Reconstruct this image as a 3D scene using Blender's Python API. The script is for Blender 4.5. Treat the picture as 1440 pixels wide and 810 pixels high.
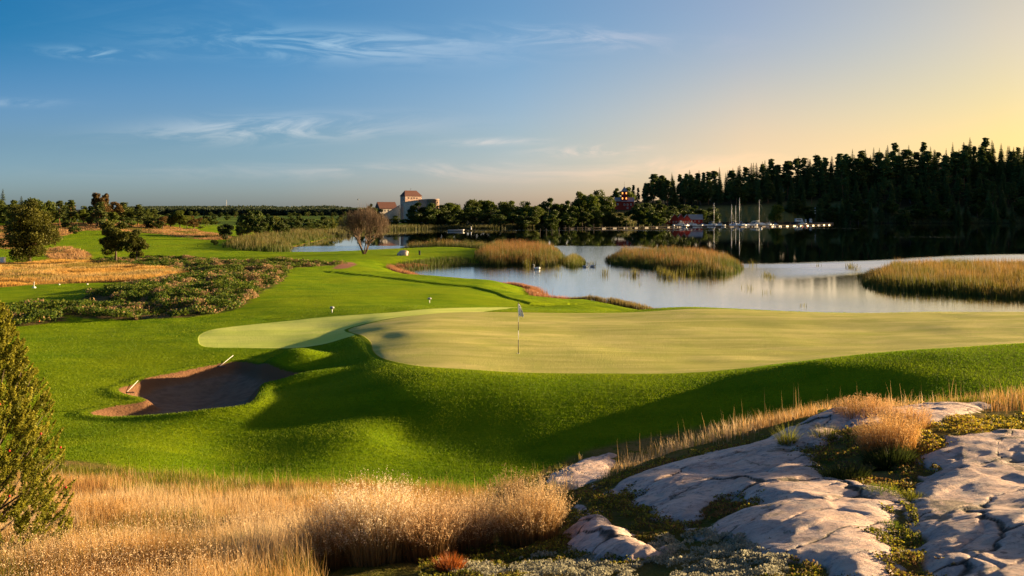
import bpy, bmesh, math, random
import numpy as np
from mathutils import Vector, Matrix

S = bpy.context.scene
for o in list(bpy.data.objects):
    bpy.data.objects.remove(o)
RNG = np.random.default_rng(7)
random.seed(7)
R = math.radians

# ------------------------------------------------------------------ camera
CAMZ, FPX, HY, CX = 8.5, 1250.0, 297.0, 720.0
cd = bpy.data.cameras.new('camera')
cam = bpy.data.objects.new('camera', cd)
S.collection.objects.link(cam)
cam.location = (0, 0, CAMZ)
cam.rotation_euler = (R(90), 0, 0)
cd.sensor_width = 36
cd.lens = 36 * FPX / 1440
cd.shift_y = -(405 - HY) / 1440
cd.clip_start = 0.1
cd.clip_end = 20000
S.camera = cam

# ------------------------------------------------------------------ light
SUN_AZ, SUN_EL = 69.0, 8.6          # degrees right of the view direction, above the horizon
sd_ = bpy.data.lights.new('sun', 'SUN')
sd_.energy = 5.0
sd_.angle = R(0.6)
sd_.color = (1.0, 0.70, 0.36)
sun = bpy.data.objects.new('sun', sd_)
S.collection.objects.link(sun)
a, e = R(SUN_AZ), R(SUN_EL)
to_sun = Vector((math.sin(a) * math.cos(e), math.cos(a) * math.cos(e), math.sin(e)))
sun.rotation_euler = to_sun.to_track_quat('Z', 'Y').to_euler()
S.view_settings.view_transform = 'Standard'
S.view_settings.look = 'None'
S.view_settings.gamma = 1.0
S.view_settings.use_curve_mapping = False
S.view_settings.exposure = 1.97
S.render.engine = 'CYCLES'
S.cycles.max_bounces = 5
S.cycles.diffuse_bounces = 3
S.cycles.glossy_bounces = 3
S.cycles.transparent_max_bounces = 6
S.cycles.use_denoising = True
S.cycles.sample_clamp_indirect = 4
S.cycles.caustics_reflective = False
S.cycles.caustics_refractive = False


# ------------------------------------------------------------------ node helpers
class NT:
    def __init__(s, tree):
        s.t = tree
        s.n = tree.nodes
        s.l = tree.links

    def put(s, node, sock, v):
        if v is None:
            return
        i = node.inputs[sock]
        if hasattr(v, 'is_output'):
            s.l.new(v, i)
        else:
            if hasattr(i.default_value, '__len__') and not hasattr(v, '__len__'):
                v = (v,) * len(i.default_value)
            elif hasattr(i.default_value, '__len__') and len(i.default_value) == 4 and len(v) == 3:
                v = (*v, 1)
            i.default_value = v

    def math(s, op, a, b=None, c=None, clamp=False):
        n = s.n.new('ShaderNodeMath')
        n.operation = op
        n.use_clamp = clamp
        s.put(n, 0, a)
        s.put(n, 1, b)
        s.put(n, 2, c)
        return n.outputs[0]

    def vmath(s, op, a, b=None):
        n = s.n.new('ShaderNodeVectorMath')
        n.operation = op
        s.put(n, 0, a)
        s.put(n, 1, b)
        return n.outputs[0]

    def mix(s, f, a, b, mode='MIX'):
        n = s.n.new('ShaderNodeMix')
        n.data_type = 'RGBA'
        n.blend_type = mode
        n.clamp_factor = True
        s.put(n, 0, f)
        s.put(n, 6, a)
        s.put(n, 7, b)
        return n.outputs[2]

    def fmix(s, f, a, b):
        n = s.n.new('ShaderNodeMix')
        n.data_type = 'FLOAT'
        s.put(n, 0, f)
        s.put(n, 2, a)
        s.put(n, 3, b)
        return n.outputs[0]

    def noise(s, vec, scale, detail=3, rough=0.55, dist=0.0):
        n = s.n.new('ShaderNodeTexNoise')
        s.put(n, 'Vector', vec)
        n.inputs['Scale'].default_value = scale
        n.inputs['Detail'].default_value = detail
        n.inputs['Roughness'].default_value = rough
        n.inputs['Distortion'].default_value = dist
        return n.outputs[0]

    def voro(s, vec, scale, feature='F1', rnd=1.0):
        n = s.n.new('ShaderNodeTexVoronoi')
        n.feature = feature
        s.put(n, 'Vector', vec)
        n.inputs['Scale'].default_value = scale
        n.inputs['Randomness'].default_value = rnd
        return n.outputs[0]

    def ss(s, v, a, b, lo=0.0, hi=1.0):
        n = s.n.new('ShaderNodeMapRange')
        n.interpolation_type = 'SMOOTHSTEP'
        s.put(n, 0, v)
        s.put(n, 1, a)
        s.put(n, 2, b)
        s.put(n, 3, lo)
        s.put(n, 4, hi)
        return n.outputs[0]

    def mapping(s, vec, scale=(1, 1, 1), rot=(0, 0, 0), loc=(0, 0, 0)):
        n = s.n.new('ShaderNodeMapping')
        s.put(n, 0, vec)
        n.inputs['Scale'].default_value = scale
        n.inputs['Rotation'].default_value = rot
        n.inputs['Location'].default_value = loc
        return n.outputs[0]

    def attr(s, name, out=2):
        n = s.n.new('ShaderNodeAttribute')
        n.attribute_name = name
        return n.outputs[out]

    def pos(s):
        n = s.n.new('ShaderNodeNewGeometry')
        return n.outputs['Position']

    def obj(s):
        n = s.n.new('ShaderNodeTexCoord')
        return n.outputs['Object']

    def bump(s, h, strength=1.0, dist=0.02, normal=None):
        n = s.n.new('ShaderNodeBump')
        n.inputs['Strength'].default_value = strength
        n.inputs['Distance'].default_value = dist
        s.put(n, 'Height', h)
        if normal is not None:
            s.put(n, 'Normal', normal)
        return n.outputs[0]

    def sep(s, v):
        n = s.n.new('ShaderNodeSeparateXYZ')
        s.put(n, 0, v)
        return n.outputs

    def comb(s, x, y, z):
        n = s.n.new('ShaderNodeCombineXYZ')
        s.put(n, 0, x)
        s.put(n, 1, y)
        s.put(n, 2, z)
        return n.outputs[0]


def newmat(name):
    m = bpy.data.materials.new(name)
    m.use_nodes = True
    m.node_tree.nodes.clear()
    t = NT(m.node_tree)
    out = m.node_tree.nodes.new('ShaderNodeOutputMaterial')
    return m, t, out


def principled(t, out, color, rough=0.8, spec=0.3, normal=None, metal=0.0, emit=None, estr=0.0):
    b = t.n.new('ShaderNodeBsdfPrincipled')
    t.put(b, 'Base Color', color)
    t.put(b, 'Roughness', rough)
    t.put(b, 'Specular IOR Level', spec)
    t.put(b, 'Metallic', metal)
    if normal is not None:
        t.put(b, 'Normal', normal)
    if emit is not None:
        t.put(b, 'Emission Color', emit)
        b.inputs['Emission Strength'].default_value = estr
    t.l.new(b.outputs[0], out.inputs[0])
    return b


def simple(name, col, rough=0.6, var=0.12, scale=3.0, spec=0.3, metal=0.0, bump=0.0, bscale=20, emit=None, estr=0):
    m, t, out = newmat(name)
    n = t.noise(t.obj(), scale, 4)
    c = t.mix(n, tuple(x * (1 - var) for x in col), tuple(min(1, x * (1 + var)) for x in col))
    nb = t.bump(t.noise(t.obj(), bscale, 4), bump, 0.03) if bump else None
    principled(t, out, c, rough, spec, nb, metal, emit, estr)
    return m


# ------------------------------------------------------------------ sky
W = bpy.data.worlds.new('World')
S.world = W
W.use_nodes = True
wt = NT(W.node_tree)
W.node_tree.nodes.clear()
wo = wt.n.new('ShaderNodeOutputWorld')
bg = wt.n.new('ShaderNodeBackground')
bg.inputs[1].default_value = 0.072
sky = wt.n.new('ShaderNodeTexSky')
sky.sky_type = 'NISHITA'
sky.sun_disc = False
sky.sun_elevation = R(SUN_EL)
sky.sun_rotation = R(SUN_AZ)
sky.altitude = 0
sky.air_density = 1.0
sky.dust_density = 0.8
sky.ozone_density = 3.0
dirv = wt.n.new('ShaderNodeTexCoord').outputs['Generated']
sx, sy, sz = wt.sep(dirv)
syc = wt.math('MAXIMUM', sy, 0.08)
u = wt.math('DIVIDE', sx, syc)
v = wt.math('DIVIDE', sz, syc)


def cloud_patch(cu, cv, wu, wv, scale, tilt, lo, hi, amp):
    du = wt.math('SUBTRACT', u, cu)
    dv = wt.math('SUBTRACT', wt.math('SUBTRACT', v, cv), wt.math('MULTIPLY', du, tilt))
    m = wt.math('ADD', wt.math('POWER', wt.math('ABSOLUTE', wt.math('DIVIDE', du, wu)), 2.0),
                wt.math('POWER', wt.math('ABSOLUTE', wt.math('DIVIDE', dv, wv)), 2.0))
    m = wt.math('EXPONENT', wt.math('MULTIPLY', m, -1.0))
    c = wt.comb(wt.math('MULTIPLY', du, 1.0), wt.math('MULTIPLY', dv, 5.5), 0.3 + cu)
    n = wt.noise(c, scale, 7, 0.62, 0.9)
    n = wt.ss(n, lo, hi)
    return wt.math('MULTIPLY', wt.math('MULTIPLY', n, m), amp)


cl = cloud_patch(-0.215, 0.188, 0.15, 0.016, 9, -0.04, 0.38, 0.62, 0.95)
for args in [(-0.272, 0.093, 0.13, 0.013, 8, 0.03, 0.38, 0.62, 0.85),
             (-0.47, 0.178, 0.05, 0.006, 14, -0.05, 0.38, 0.6, 0.9),
             (0.03, 0.195, 0.13, 0.012, 9, -0.02, 0.42, 0.7, 0.6),
             (-0.02, 0.078, 0.05, 0.004, 12, 0.02, 0.38, 0.7, 0.5),
             (0.09, 0.068, 0.06, 0.005, 12, 0.04, 0.38, 0.7, 0.5),
             (-0.56, 0.122, 0.05, 0.005, 12, 0.0, 0.3, 0.7, 0.5),
             (-0.1, 0.045, 0.30, 0.010, 6, 0.0, 0.40, 0.75, 0.45),
             (0.25, 0.05, 0.25, 0.012, 6, 0.02, 0.40, 0.75, 0.35),
             (-0.33, 0.235, 0.2, 0.03, 5, 0.1, 0.45, 0.9, 0.25)]:
    cl = wt.math('ADD', cl, cloud_patch(*args))
cl = wt.math('MINIMUM', cl, 0.85)
# the evening's colour of the air by direction: blue on the left and high up, peach to the right and low down
hz = wt.ss(u, -0.15, 0.72)


def ramp(fac, stops):
    n = wt.n.new('ShaderNodeValToRGB')
    n.color_ramp.interpolation = 'LINEAR'
    el = n.color_ramp.elements
    while len(el) < len(stops): el.new(0.5)
    for e_, (p_, c_) in zip(el, stops):
        e_.position = p_; e_.color = (*c_, 1)
    wt.put(n, 0, fac)
    return n.outputs[0]


uu = wt.math('DIVIDE', wt.math('ADD', u, 0.6), 1.6, clamp=True)       # -0.6 .. 1.0
TU = [0.015, 0.21, 0.375, 0.54, 0.72, 1.0]
TINT_HI = [(0.043, 0.188, 0.286), (0.119, 0.254, 0.343), (0.252, 0.301, 0.343), (0.410, 0.305, 0.288), (0.544, 0.322, 0.202), (0.544, 0.322, 0.202)]
TINT_MD = [(0.181, 0.242, 0.365), (0.221, 0.271, 0.369), (0.341, 0.313, 0.358), (0.551, 0.323, 0.234), (0.491, 0.299, 0.149), (0.491, 0.299, 0.149)]
TINT_LO = [(0.237, 0.322, 0.540), (0.266, 0.322, 0.514), (0.393, 0.347, 0.446), (0.485, 0.352, 0.300), (0.380, 0.276, 0.173), (0.380, 0.276, 0.173)]
hi_ = ramp(uu, list(zip(TU, TINT_HI)))
md_ = ramp(uu, list(zip(TU, TINT_MD)))
lo_ = ramp(uu, list(zip(TU, TINT_LO)))
tint = wt.mix(wt.ss(v, 0.02, 0.088), lo_, md_)
tint = wt.mix(wt.ss(v, 0.086, 0.225), tint, hi_)
skc = wt.mix(1.0, sky.outputs[0], wt.vmath('ADD', tint, tint), 'MULTIPLY')
cloudcol = wt.mix(hz, (2.6, 2.9, 3.1), (5.0, 3.6, 2.2))
cloudcol = wt.mix(0.8, cloudcol, wt.mix(1.0, skc, (2.6, 1.65, 1.3), 'MULTIPLY'))
skc = wt.mix(cl, skc, cloudcol)
wt.l.new(skc, bg.inputs[0])
wt.l.new(bg.outputs[0], wo.inputs[0])


# ------------------------------------------------------------------ object helpers
def link(o):
    S.collection.objects.link(o)
    return o


def tag(o, label=None, cat=None, group=None, kind=None):
    if label: o['label'] = label
    if cat: o['category'] = cat
    if group: o['group'] = group
    if kind: o['kind'] = kind
    return o


def empty(name, loc=(0, 0, 0), rz=0.0, scale=1.0):
    o = bpy.data.objects.new(name, None)
    o.empty_display_size = 0.3
    o.location = loc
    o.rotation_euler = (0, 0, rz)
    o.scale = (scale,) * 3 if not hasattr(scale, '__len__') else scale
    return link(o)


def mesh_obj(name, me, mat=None, parent=None):
    o = bpy.data.objects.new(name, me)
    link(o)
    if mat is not None:
        for m in (mat if isinstance(mat, (list, tuple)) else [mat]):
            me.materials.append(m)
    if parent is not None:
        o.parent = parent
    return o


def np_mesh(name, verts, loops, sizes, smooth=True, attrs=None, cols=None, mats=None):
    me = bpy.data.meshes.new(name)
    verts = np.asarray(verts, np.float32)
    loops = np.asarray(loops, np.int32).ravel()
    sizes = np.asarray(sizes, np.int32)
    me.vertices.add(len(verts))
    me.vertices.foreach_set('co', verts.ravel())
    me.loops.add(len(loops))
    me.loops.foreach_set('vertex_index', loops)
    me.polygons.add(len(sizes))
    starts = np.concatenate([[0], np.cumsum(sizes)[:-1]]).astype(np.int32)
    me.polygons.foreach_set('loop_start', starts)
    if mats is not None:
        me.polygons.foreach_set('material_index', np.asarray(mats, np.int32))
    me.update(calc_edges=True)
    me.polygons.foreach_set('use_smooth', np.full(len(sizes), smooth, bool))
    for k, a_ in (attrs or {}).items():
        at = me.attributes.new(k, 'FLOAT', 'POINT')
        at.data.foreach_set('value', np.asarray(a_, np.float32))
    if cols is not None:
        at = me.attributes.new('Col', 'FLOAT_COLOR', 'POINT')
        c = np.ones((len(verts), 4), np.float32)
        c[:, :3] = cols
        at.data.foreach_set('color', c.ravel())
    return me


class MB:
    """collects simple solids into one mesh"""
    def __init__(s):
        s.v, s.f = [], []

    def add(s, vs, fs):
        b = len(s.v)
        s.v += [tuple(p) for p in vs]
        s.f += [tuple(b + i for i in f) for f in fs]

    def box(s, c, d, rz=0.0, top=1.0, topy=None):
        hx, hy, hz = d[0] / 2, d[1] / 2, d[2] / 2
        ty = top if topy is None else topy
        vs = []
        cr, sr = math.cos(rz), math.sin(rz)
        for z, kx, ky in ((-hz, 1, 1), (hz, top, ty)):
            for x, y in ((-hx, -hy), (hx, -hy), (hx, hy), (-hx, hy)):
                x, y = x * kx, y * ky
                vs.append((c[0] + x * cr - y * sr, c[1] + x * sr + y * cr, c[2] + z))
        s.add(vs, [(0, 3, 2, 1), (4, 5, 6, 7), (0, 1, 5, 4), (1, 2, 6, 5), (2, 3, 7, 6), (3, 0, 4, 7)])

    def prism(s, poly, y0, y1, axis='y'):
        n = len(poly)
        if axis == 'y':
            vs = [(x, y0, z) for x, z in poly] + [(x, y1, z) for x, z in poly]
        elif axis == 'z':
            vs = [(x, y, y0) for x, y in poly] + [(x, y, y1) for x, y in poly]
        else:
            vs = [(y0, x, z) for x, z in poly] + [(y1, x, z) for x, z in poly]
        fs = [tuple(range(n))[::-1], tuple(range(n, 2 * n))]
        fs += [(i, (i + 1) % n, n + (i + 1) % n, n + i) for i in range(n)]
        s.add(vs, fs)

    def tube(s, pts, rad, n=6):
        pts = [Vector(p) for p in pts]
        if not hasattr(rad, '__len__'):
            rad = [rad] * len(pts)
        base = len(s.v)
        for i, p in enumerate(pts):
            d = (pts[min(i + 1, len(pts) - 1)] - pts[max(i - 1, 0)]).normalized()
            up = Vector((0, 0, 1)) if abs(d.z) < 0.9 else Vector((1, 0, 0))
            x = d.cross(up).normalized()
            y = d.cross(x)
            for k in range(n):
                an = 2 * math.pi * k / n
                s.v.append(tuple(p + (x * math.cos(an) + y * math.sin(an)) * rad[i]))
        for i in range(len(pts) - 1):
            for k in range(n):
                a_, b_ = base + i * n + k, base + i * n + (k + 1) % n
                s.f.append((a_, b_, b_ + n, a_ + n))
        s.f.append(tuple(base + k for k in range(n))[::-1])
        s.f.append(tuple(base + (len(pts) - 1) * n + k for k in range(n)))

    def lathe(s, prof, c=(0, 0, 0), n=16):
        base = len(s.v)
        for r, z in prof:
            for k in range(n):
                an = 2 * math.pi * k / n
                s.v.append((c[0] + r * math.cos(an), c[1] + r * math.sin(an), c[2] + z))
        for i in range(len(prof) - 1):
            for k in range(n):
                a_, b_ = base + i * n + k, base + i * n + (k + 1) % n
                s.f.append((a_, b_, b_ + n, a_ + n))
        s.f.append(tuple(base + k for k in range(n))[::-1])
        s.f.append(tuple(base + (len(prof) - 1) * n + k for k in range(n)))

    def build(s, name, mat, parent=None, smooth=False, bevel=0.0):
        me = bpy.data.meshes.new(name)
        me.from_pydata(s.v, [], s.f)
        me.update()
        bm = bmesh.new()
        bm.from_mesh(me)
        bmesh.ops.recalc_face_normals(bm, faces=bm.faces)
        bm.to_mesh(me)
        bm.free()
        if smooth:
            me.polygons.foreach_set('use_smooth', [True] * len(me.polygons))
        o = mesh_obj(name, me, mat, parent)
        if bevel:
            md = o.modifiers.new('bevel', 'BEVEL')
            md.width = bevel
            md.segments = 2
            md.limit_method = 'ANGLE'
        return o


def copy_tree(o, loc=None, rz=None, scale=None, label=None):
    c = link(o.copy())
    for ch in o.children:
        d = link(ch.copy())
        d.parent = c
        for g in ch.children:
            k = link(g.copy())
            k.parent = d
    if loc is not None: c.location = loc
    if rz is not None: c.rotation_euler = (0, 0, rz)
    if scale is not None: c.scale = (scale,) * 3 if not hasattr(scale, '__len__') else scale
    if label: c['label'] = label
    return c


# ------------------------------------------------------------------ numpy noise
def _hash(ix, iy, s):
    h = (ix.astype(np.int64) * 374761393 + iy.astype(np.int64) * 668265263 + s * 974711) & 0xFFFFFFFF
    h = ((h ^ (h >> 13)) * 1274126177) & 0xFFFFFFFF
    h = h ^ (h >> 16)
    return (h & 0xFFFF) / 65535.0


def vnoise(x, y, s=0):
    ix, iy = np.floor(x), np.floor(y)
    fx, fy = x - ix, y - iy
    fx = fx * fx * (3 - 2 * fx)
    fy = fy * fy * (3 - 2 * fy)
    a_ = _hash(ix, iy, s); b_ = _hash(ix + 1, iy, s)
    c_ = _hash(ix, iy + 1, s); d_ = _hash(ix + 1, iy + 1, s)
    return (a_ * (1 - fx) + b_ * fx) * (1 - fy) + (c_ * (1 - fx) + d_ * fx) * fy


def fbm(x, y, s=0, o=4, g=0.5):
    r, a_, t = 0.0, 1.0, 0.0
    for i in range(o):
        r = r + a_ * vnoise(x, y, s + i * 17)
        t += a_
        a_ *= g
        x, y = x * 2.03 + 3.1, y * 2.03 + 1.7
    return r / t


def sst(x, a_, b_):
    t = np.clip((x - a_) / (b_ - a_), 0, 1)
    return t * t * (3 - 2 * t)


# ------------------------------------------------------------------ terrain heights
def wx(px, Y):
    return (px - CX) / FPX * Y


CP = []
def row(px, *yz):
    for Y, z in yz:
        CP.append((wx(px, Y), Y, z))

row(-900, (4, 5.9), (8, 5.2), (14, 3.9), (20, 2.6), (28, 1.8), (45, 1.8), (80, 1.7), (140, 1.4), (300, 4.0), (700, 9), (2500, 14))
row(-300, (4, 6.1), (8, 5.3), (14, 3.9), (20, 2.3), (27, 1.6), (45, 1.6), (80, 1.5), (140, 1.1), (220, 1.6), (310, 4.0), (600, 8), (2500, 12))
row(0, (3, 6.5), (5, 6.0), (7, 5.5), (10, 4.8), (14, 3.85), (18, 2.9), (21, 2.2), (25, 1.7), (31, 1.5), (41, 1.5), (55, 1.5), (68, 1.7), (90, 1.3),
    (115, 1.2), (135, 0.95), (170, 0.9), (220, 1.0), (270, 1.9), (310, 3.5), (360, 5.2), (600, 7), (1500, 8), (3000, 10))
row(150, (90, 1.35), (120, 1.2), (140, 0.9), (170, 0.9), (230, 1.3), (270, 2.4), (310, 3.6), (400, 5))
row(200, (21, 2.1), (25, 1.75), (30, 1.55), (36, 1.45), (44, 1.6), (52, 1.6), (60, 1.7))
row(300, (3, 6.5), (5, 6.0), (7, 5.5), (10, 4.8), (14, 3.85), (18, 2.85), (21, 2.1), (24.5, 1.35), (27.3, 1.40), (29.8, 1.85), (32, 1.75), (36, 1.4), (42, 1.6), (50, 1.75), (60, 1.75), (68, 1.8),
    (85, 1.9), (110, 1.5), (145, 0.9), (180, 0.9), (250, 1.0), (290, 1.4), (420, 2.2), (900, 3), (1500, 5), (3000, 8))
row(430, (30, 1.75), (36, 1.6), (43, 1.75), (50, 1.85), (57, 1.95))
row(475, (30, 1.85), (36, 2.05), (40, 2.1), (44, 2.1), (50, 2.0))
row(520, (27, 1.75), (30, 1.95), (34, 2.35), (38, 2.42), (44, 2.4), (50, 2.3), (56, 2.2), (64, 2.0), (85, 1.5), (112, 1.4), (140, 1.2), (170, 1.1))
row(560, (3, 6.5), (5, 6.05), (7, 5.55), (10, 4.85), (14, 3.85), (18, 2.75), (21, 2.0), (24, 1.25), (27.3, 1.42), (30.5, 2.3))
row(640, (60, 2.0), (72, 1.7), (90, 1.4), (150, 1.2), (300, 1.2), (500, 2), (1500, 4), (3000, 8))
row(720, (3, 6.45), (5, 6.05), (7, 5.65), (8.5, 5.35), (10, 5.0), (12, 4.4), (14, 3.7), (17, 2.8), (20, 2.05), (24, 1.3), (27.6, 1.55), (31, 2.42), (33.5, 2.45), (38, 2.42), (46, 2.4), (54, 2.35), (60, 1.9), (66, 1.3))
row(820, (58, 2.0), (64, 1.6), (72, 0.7))
row(900, (3, 6.4), (5, 6.05), (7, 5.75), (10, 5.42), (12, 5.1), (14, 4.3), (17, 3.1), (20, 2.3), (24, 1.6), (28, 1.85), (31, 2.42), (33, 2.45), (40, 2.4), (47, 2.4), (54, 2.35), (60, 1.5), (66, 0.7), (300, 1.0), (500, 2.5), (560, 7), (640, 12), (900, 15))
row(960, (56, 2.42), (62, 1.5))
row(1050, (10, 5.62), (12.5, 5.35), (14.5, 4.7), (18, 3.3), (22, 2.3), (25, 1.85), (27.5, 2.0), (31, 2.7), (34, 2.5), (40, 2.4))
row(1150, (3, 6.4), (5, 6.15), (7, 5.95), (9, 5.85), (11, 5.78), (12.5, 5.70), (15, 4.9), (18, 3.7), (22, 2.7), (25, 2.25), (28, 2.55), (31.2, 3.25), (35, 2.6), (40, 2.42), (47, 2.4), (54, 2.35), (60, 1.4), (300, 1.0), (560, 3), (640, 14), (760, 28))
row(1300, (9, 5.92), (11, 5.86), (13, 5.62), (16, 4.8), (20, 3.6), (24, 3.1), (28, 3.3), (31.8, 3.55), (36, 2.8), (42, 2.45), (54, 2.38), (60, 1.4), (600, 2.5), (640, 10), (740, 40))
row(1440, (3, 6.45), (5, 6.2), (7, 6.05), (9, 5.95), (11, 5.88), (13, 5.64), (16, 4.8), (20, 3.7), (24, 3.4), (28, 3.5), (32.5, 3.65), (37, 2.9), (43, 2.5), (54, 2.4), (60, 1.5), (300, 1), (600, 2.5), (640, 9), (740, 44), (1200, 46), (3000, 30))
row(1700, (3, 6.5), (6, 6.3), (10, 6.05), (14, 5.6), (18, 4.9), (23, 4.0), (28, 3.5), (34, 3.4), (42, 2.8), (54, 2.4), (62, 1.2), (600, 3), (700, 40))
row(2300, (3, 6.5), (6, 6.3), (10, 6.0), (15, 5.5), (20, 4.8), (27, 3.8), (36, 3.1), (50, 2.2), (120, 1), (500, 4), (700, 20))
for az in (-170, -130, -100, 100, 130, 170):
    for r_, z_ in ((3, 6.5), (10, 5.8), (40, 4.0), (150, 2.5), (1000, 4)):
        CP.append((r_ * math.sin(R(az)), r_ * math.cos(R(az)), z_))
CP = np.array(CP)


def feat(x, y):
    return np.stack([np.arctan2(x, y), np.log(np.maximum(np.hypot(x, y), 0.5))], -1)


_cf = feat(CP[:, 0], CP[:, 1])
def _phi(d2):
    return 0.5 * d2 * np.log(d2 + 1e-9)
_n = len(CP)
_d2 = ((_cf[:, None] - _cf[None]) ** 2).sum(-1)
_A = np.zeros((_n + 3, _n + 3))
_A[:_n, :_n] = _phi(_d2) + np.eye(_n) * 0.0006
_A[:_n, _n] = 1
_A[:_n, _n + 1:] = _cf
_A[_n, :_n] = 1
_A[_n + 1:, :_n] = _cf.T
_b = np.zeros(_n + 3)
_b[:_n] = CP[:, 2]
_w = np.linalg.solve(_A, _b)


def H0(x, y):
    x = np.asarray(x, float); y = np.asarray(y, float)
    shp = x.shape
    x = x.ravel(); y = y.ravel()
    f = feat(x, y)
    out = np.empty(len(x))
    for i in range(0, len(x), 60000):
        g = f[i:i + 60000]
        d2 = (g[:, 0:1] - _cf[None, :, 0]) ** 2 + (g[:, 1:2] - _cf[None, :, 1]) ** 2
        out[i:i + 60000] = _phi(d2) @ _w[:_n] + _w[_n] + g @ _w[_n + 1:]
    return out.reshape(shp)


_ys = np.geomspace(3, 1500, 1400)
def hit(px, py, hf=None):
    """the ground point seen at a place of the photograph"""
    hf = hf or H0
    xs = wx(px, _ys)
    g = hf(xs, _ys) - (CAMZ - (py - HY) / FPX * _ys)
    k = np.argmax(g > 0)
    if k == 0:
        k = len(_ys) - 1
    g0, g1 = g[k - 1], g[k]
    Y = _ys[k - 1] + (_ys[k] - _ys[k - 1]) * (-g0 / (g1 - g0 + 1e-9))
    return (wx(px, Y), Y)


def smooth_poly(P, n=4):
    P = np.array(P, float)
    m = len(P)
    out = []
    for i in range(m):
        p0, p1, p2, p3 = P[i - 1], P[i], P[(i + 1) % m], P[(i + 2) % m]
        for k in range(n):
            t = k / n
            out.append(0.5 * ((2 * p1) + (-p0 + p2) * t + (2 * p0 - 5 * p1 + 4 * p2 - p3) * t * t + (-p0 + 3 * p1 - 3 * p2 + p3) * t ** 3))
    return np.array(out)


def sdf(P, x, y, pad=12.0, chunk=200000):
    """signed distance, positive inside"""
    P = np.asarray(P)
    out = np.full(x.shape, -float(pad))
    lo, hi = P.min(0) - pad, P.max(0) + pad
    idx = np.nonzero((x > lo[0]) & (x < hi[0]) & (y > lo[1]) & (y < hi[1]))[0]
    A_, B_ = P, np.roll(P, -1, 0)
    for s in range(0, len(idx), chunk):
        ii = idx[s:s + chunk]
        X, Y = x[ii], y[ii]
        best = np.full(len(ii), 1e18)
        ins = np.zeros(len(ii), bool)
        for a_, b_ in zip(A_, B_):
            e_ = b_ - a_
            L = e_ @ e_ + 1e-12
            t = np.clip(((X - a_[0]) * e_[0] + (Y - a_[1]) * e_[1]) / L, 0, 1)
            d = (X - a_[0] - t * e_[0]) ** 2 + (Y - a_[1] - t * e_[1]) ** 2
            best = np.minimum(best, d)
            c = (a_[1] > Y) != (b_[1] > Y)
            with np.errstate(divide='ignore', invalid='ignore'):
                xi = a_[0] + (Y - a_[1]) * e_[0] / (e_[1] if e_[1] != 0 else 1e-12)
            ins ^= c & (X < xi)
        d = np.sqrt(best)
        out[ii] = np.where(ins, d, -np.minimum(d, pad))
    return out


def line_dist(P, x, y):
    P = np.asarray(P, float)
    best = np.full(x.shape, 1e9); side = np.zeros(x.shape)
    for a_, b_ in zip(P[:-1], P[1:]):
        e_ = b_ - a_
        L = e_ @ e_ + 1e-12
        t = np.clip(((x - a_[0]) * e_[0] + (y - a_[1]) * e_[1]) / L, 0, 1)
        dx, dy = x - a_[0] - t * e_[0], y - a_[1] - t * e_[1]
        d = np.hypot(dx, dy)
        s = np.sign(e_[0] * dy - e_[1] * dx)
        m = d < best
        best = np.where(m, d, best); side = np.where(m, s, side)
    return best, side


def pp(*pts):
    """(px, py) seen points -> ground points; ('w', px, Y) -> given distance"""
    return [(wx(p[1], p[2]), p[2]) if p[0] == 'w' else hit(p[0], p[1]) for p in pts]


def w0(px, py):
    Y = CAMZ * FPX / (py - HY)
    return (wx(px, Y), Y)

# lake outline: near shore, inlet, spit with the tree, far shore
LAKE = smooth_poly([(wx(3000, 36), 36), (wx(2200, 46), 46), (wx(1800, 54), 54), (wx(1600, 60), 60), (wx(1440, 64), 64), (wx(1250, 66.5), 66.5), (wx(1100, 68), 68), (wx(960, 70), 70),
        w0(885, 434), w0(862, 429), w0(838, 425), w0(810, 424.5), w0(780, 425), w0(762, 424), w0(752, 414), w0(740, 407), w0(700, 404.5), w0(650, 401),
        w0(610, 397), w0(590, 393.5), w0(574, 388), w0(560, 383), w0(556, 379.5), w0(575, 377.5), w0(610, 375), w0(650, 372.5), w0(685, 372), w0(712, 368), w0(716, 361),
        w0(700, 355), w0(650, 352), w0(600, 351.5), w0(555, 353), w0(515, 355), w0(470, 357), w0(430, 358), w0(408, 357), w0(405, 351), w0(425, 344), w0(452, 338), w0(462, 333),
        w0(455, 330), w0(480, 327), w0(520, 325), w0(560, 323), w0(620, 321.5), w0(700, 321.5), w0(770, 319), w0(850, 317.5), w0(930, 315), w0(1000, 314.3), w0(1100, 314),
        w0(1170, 313.2), w0(1250, 314), w0(1440, 314), w0(1700, 315), (wx(2200, 480), 480), (wx(2800, 300), 300), (wx(3200, 120), 120)], 3)

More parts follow.
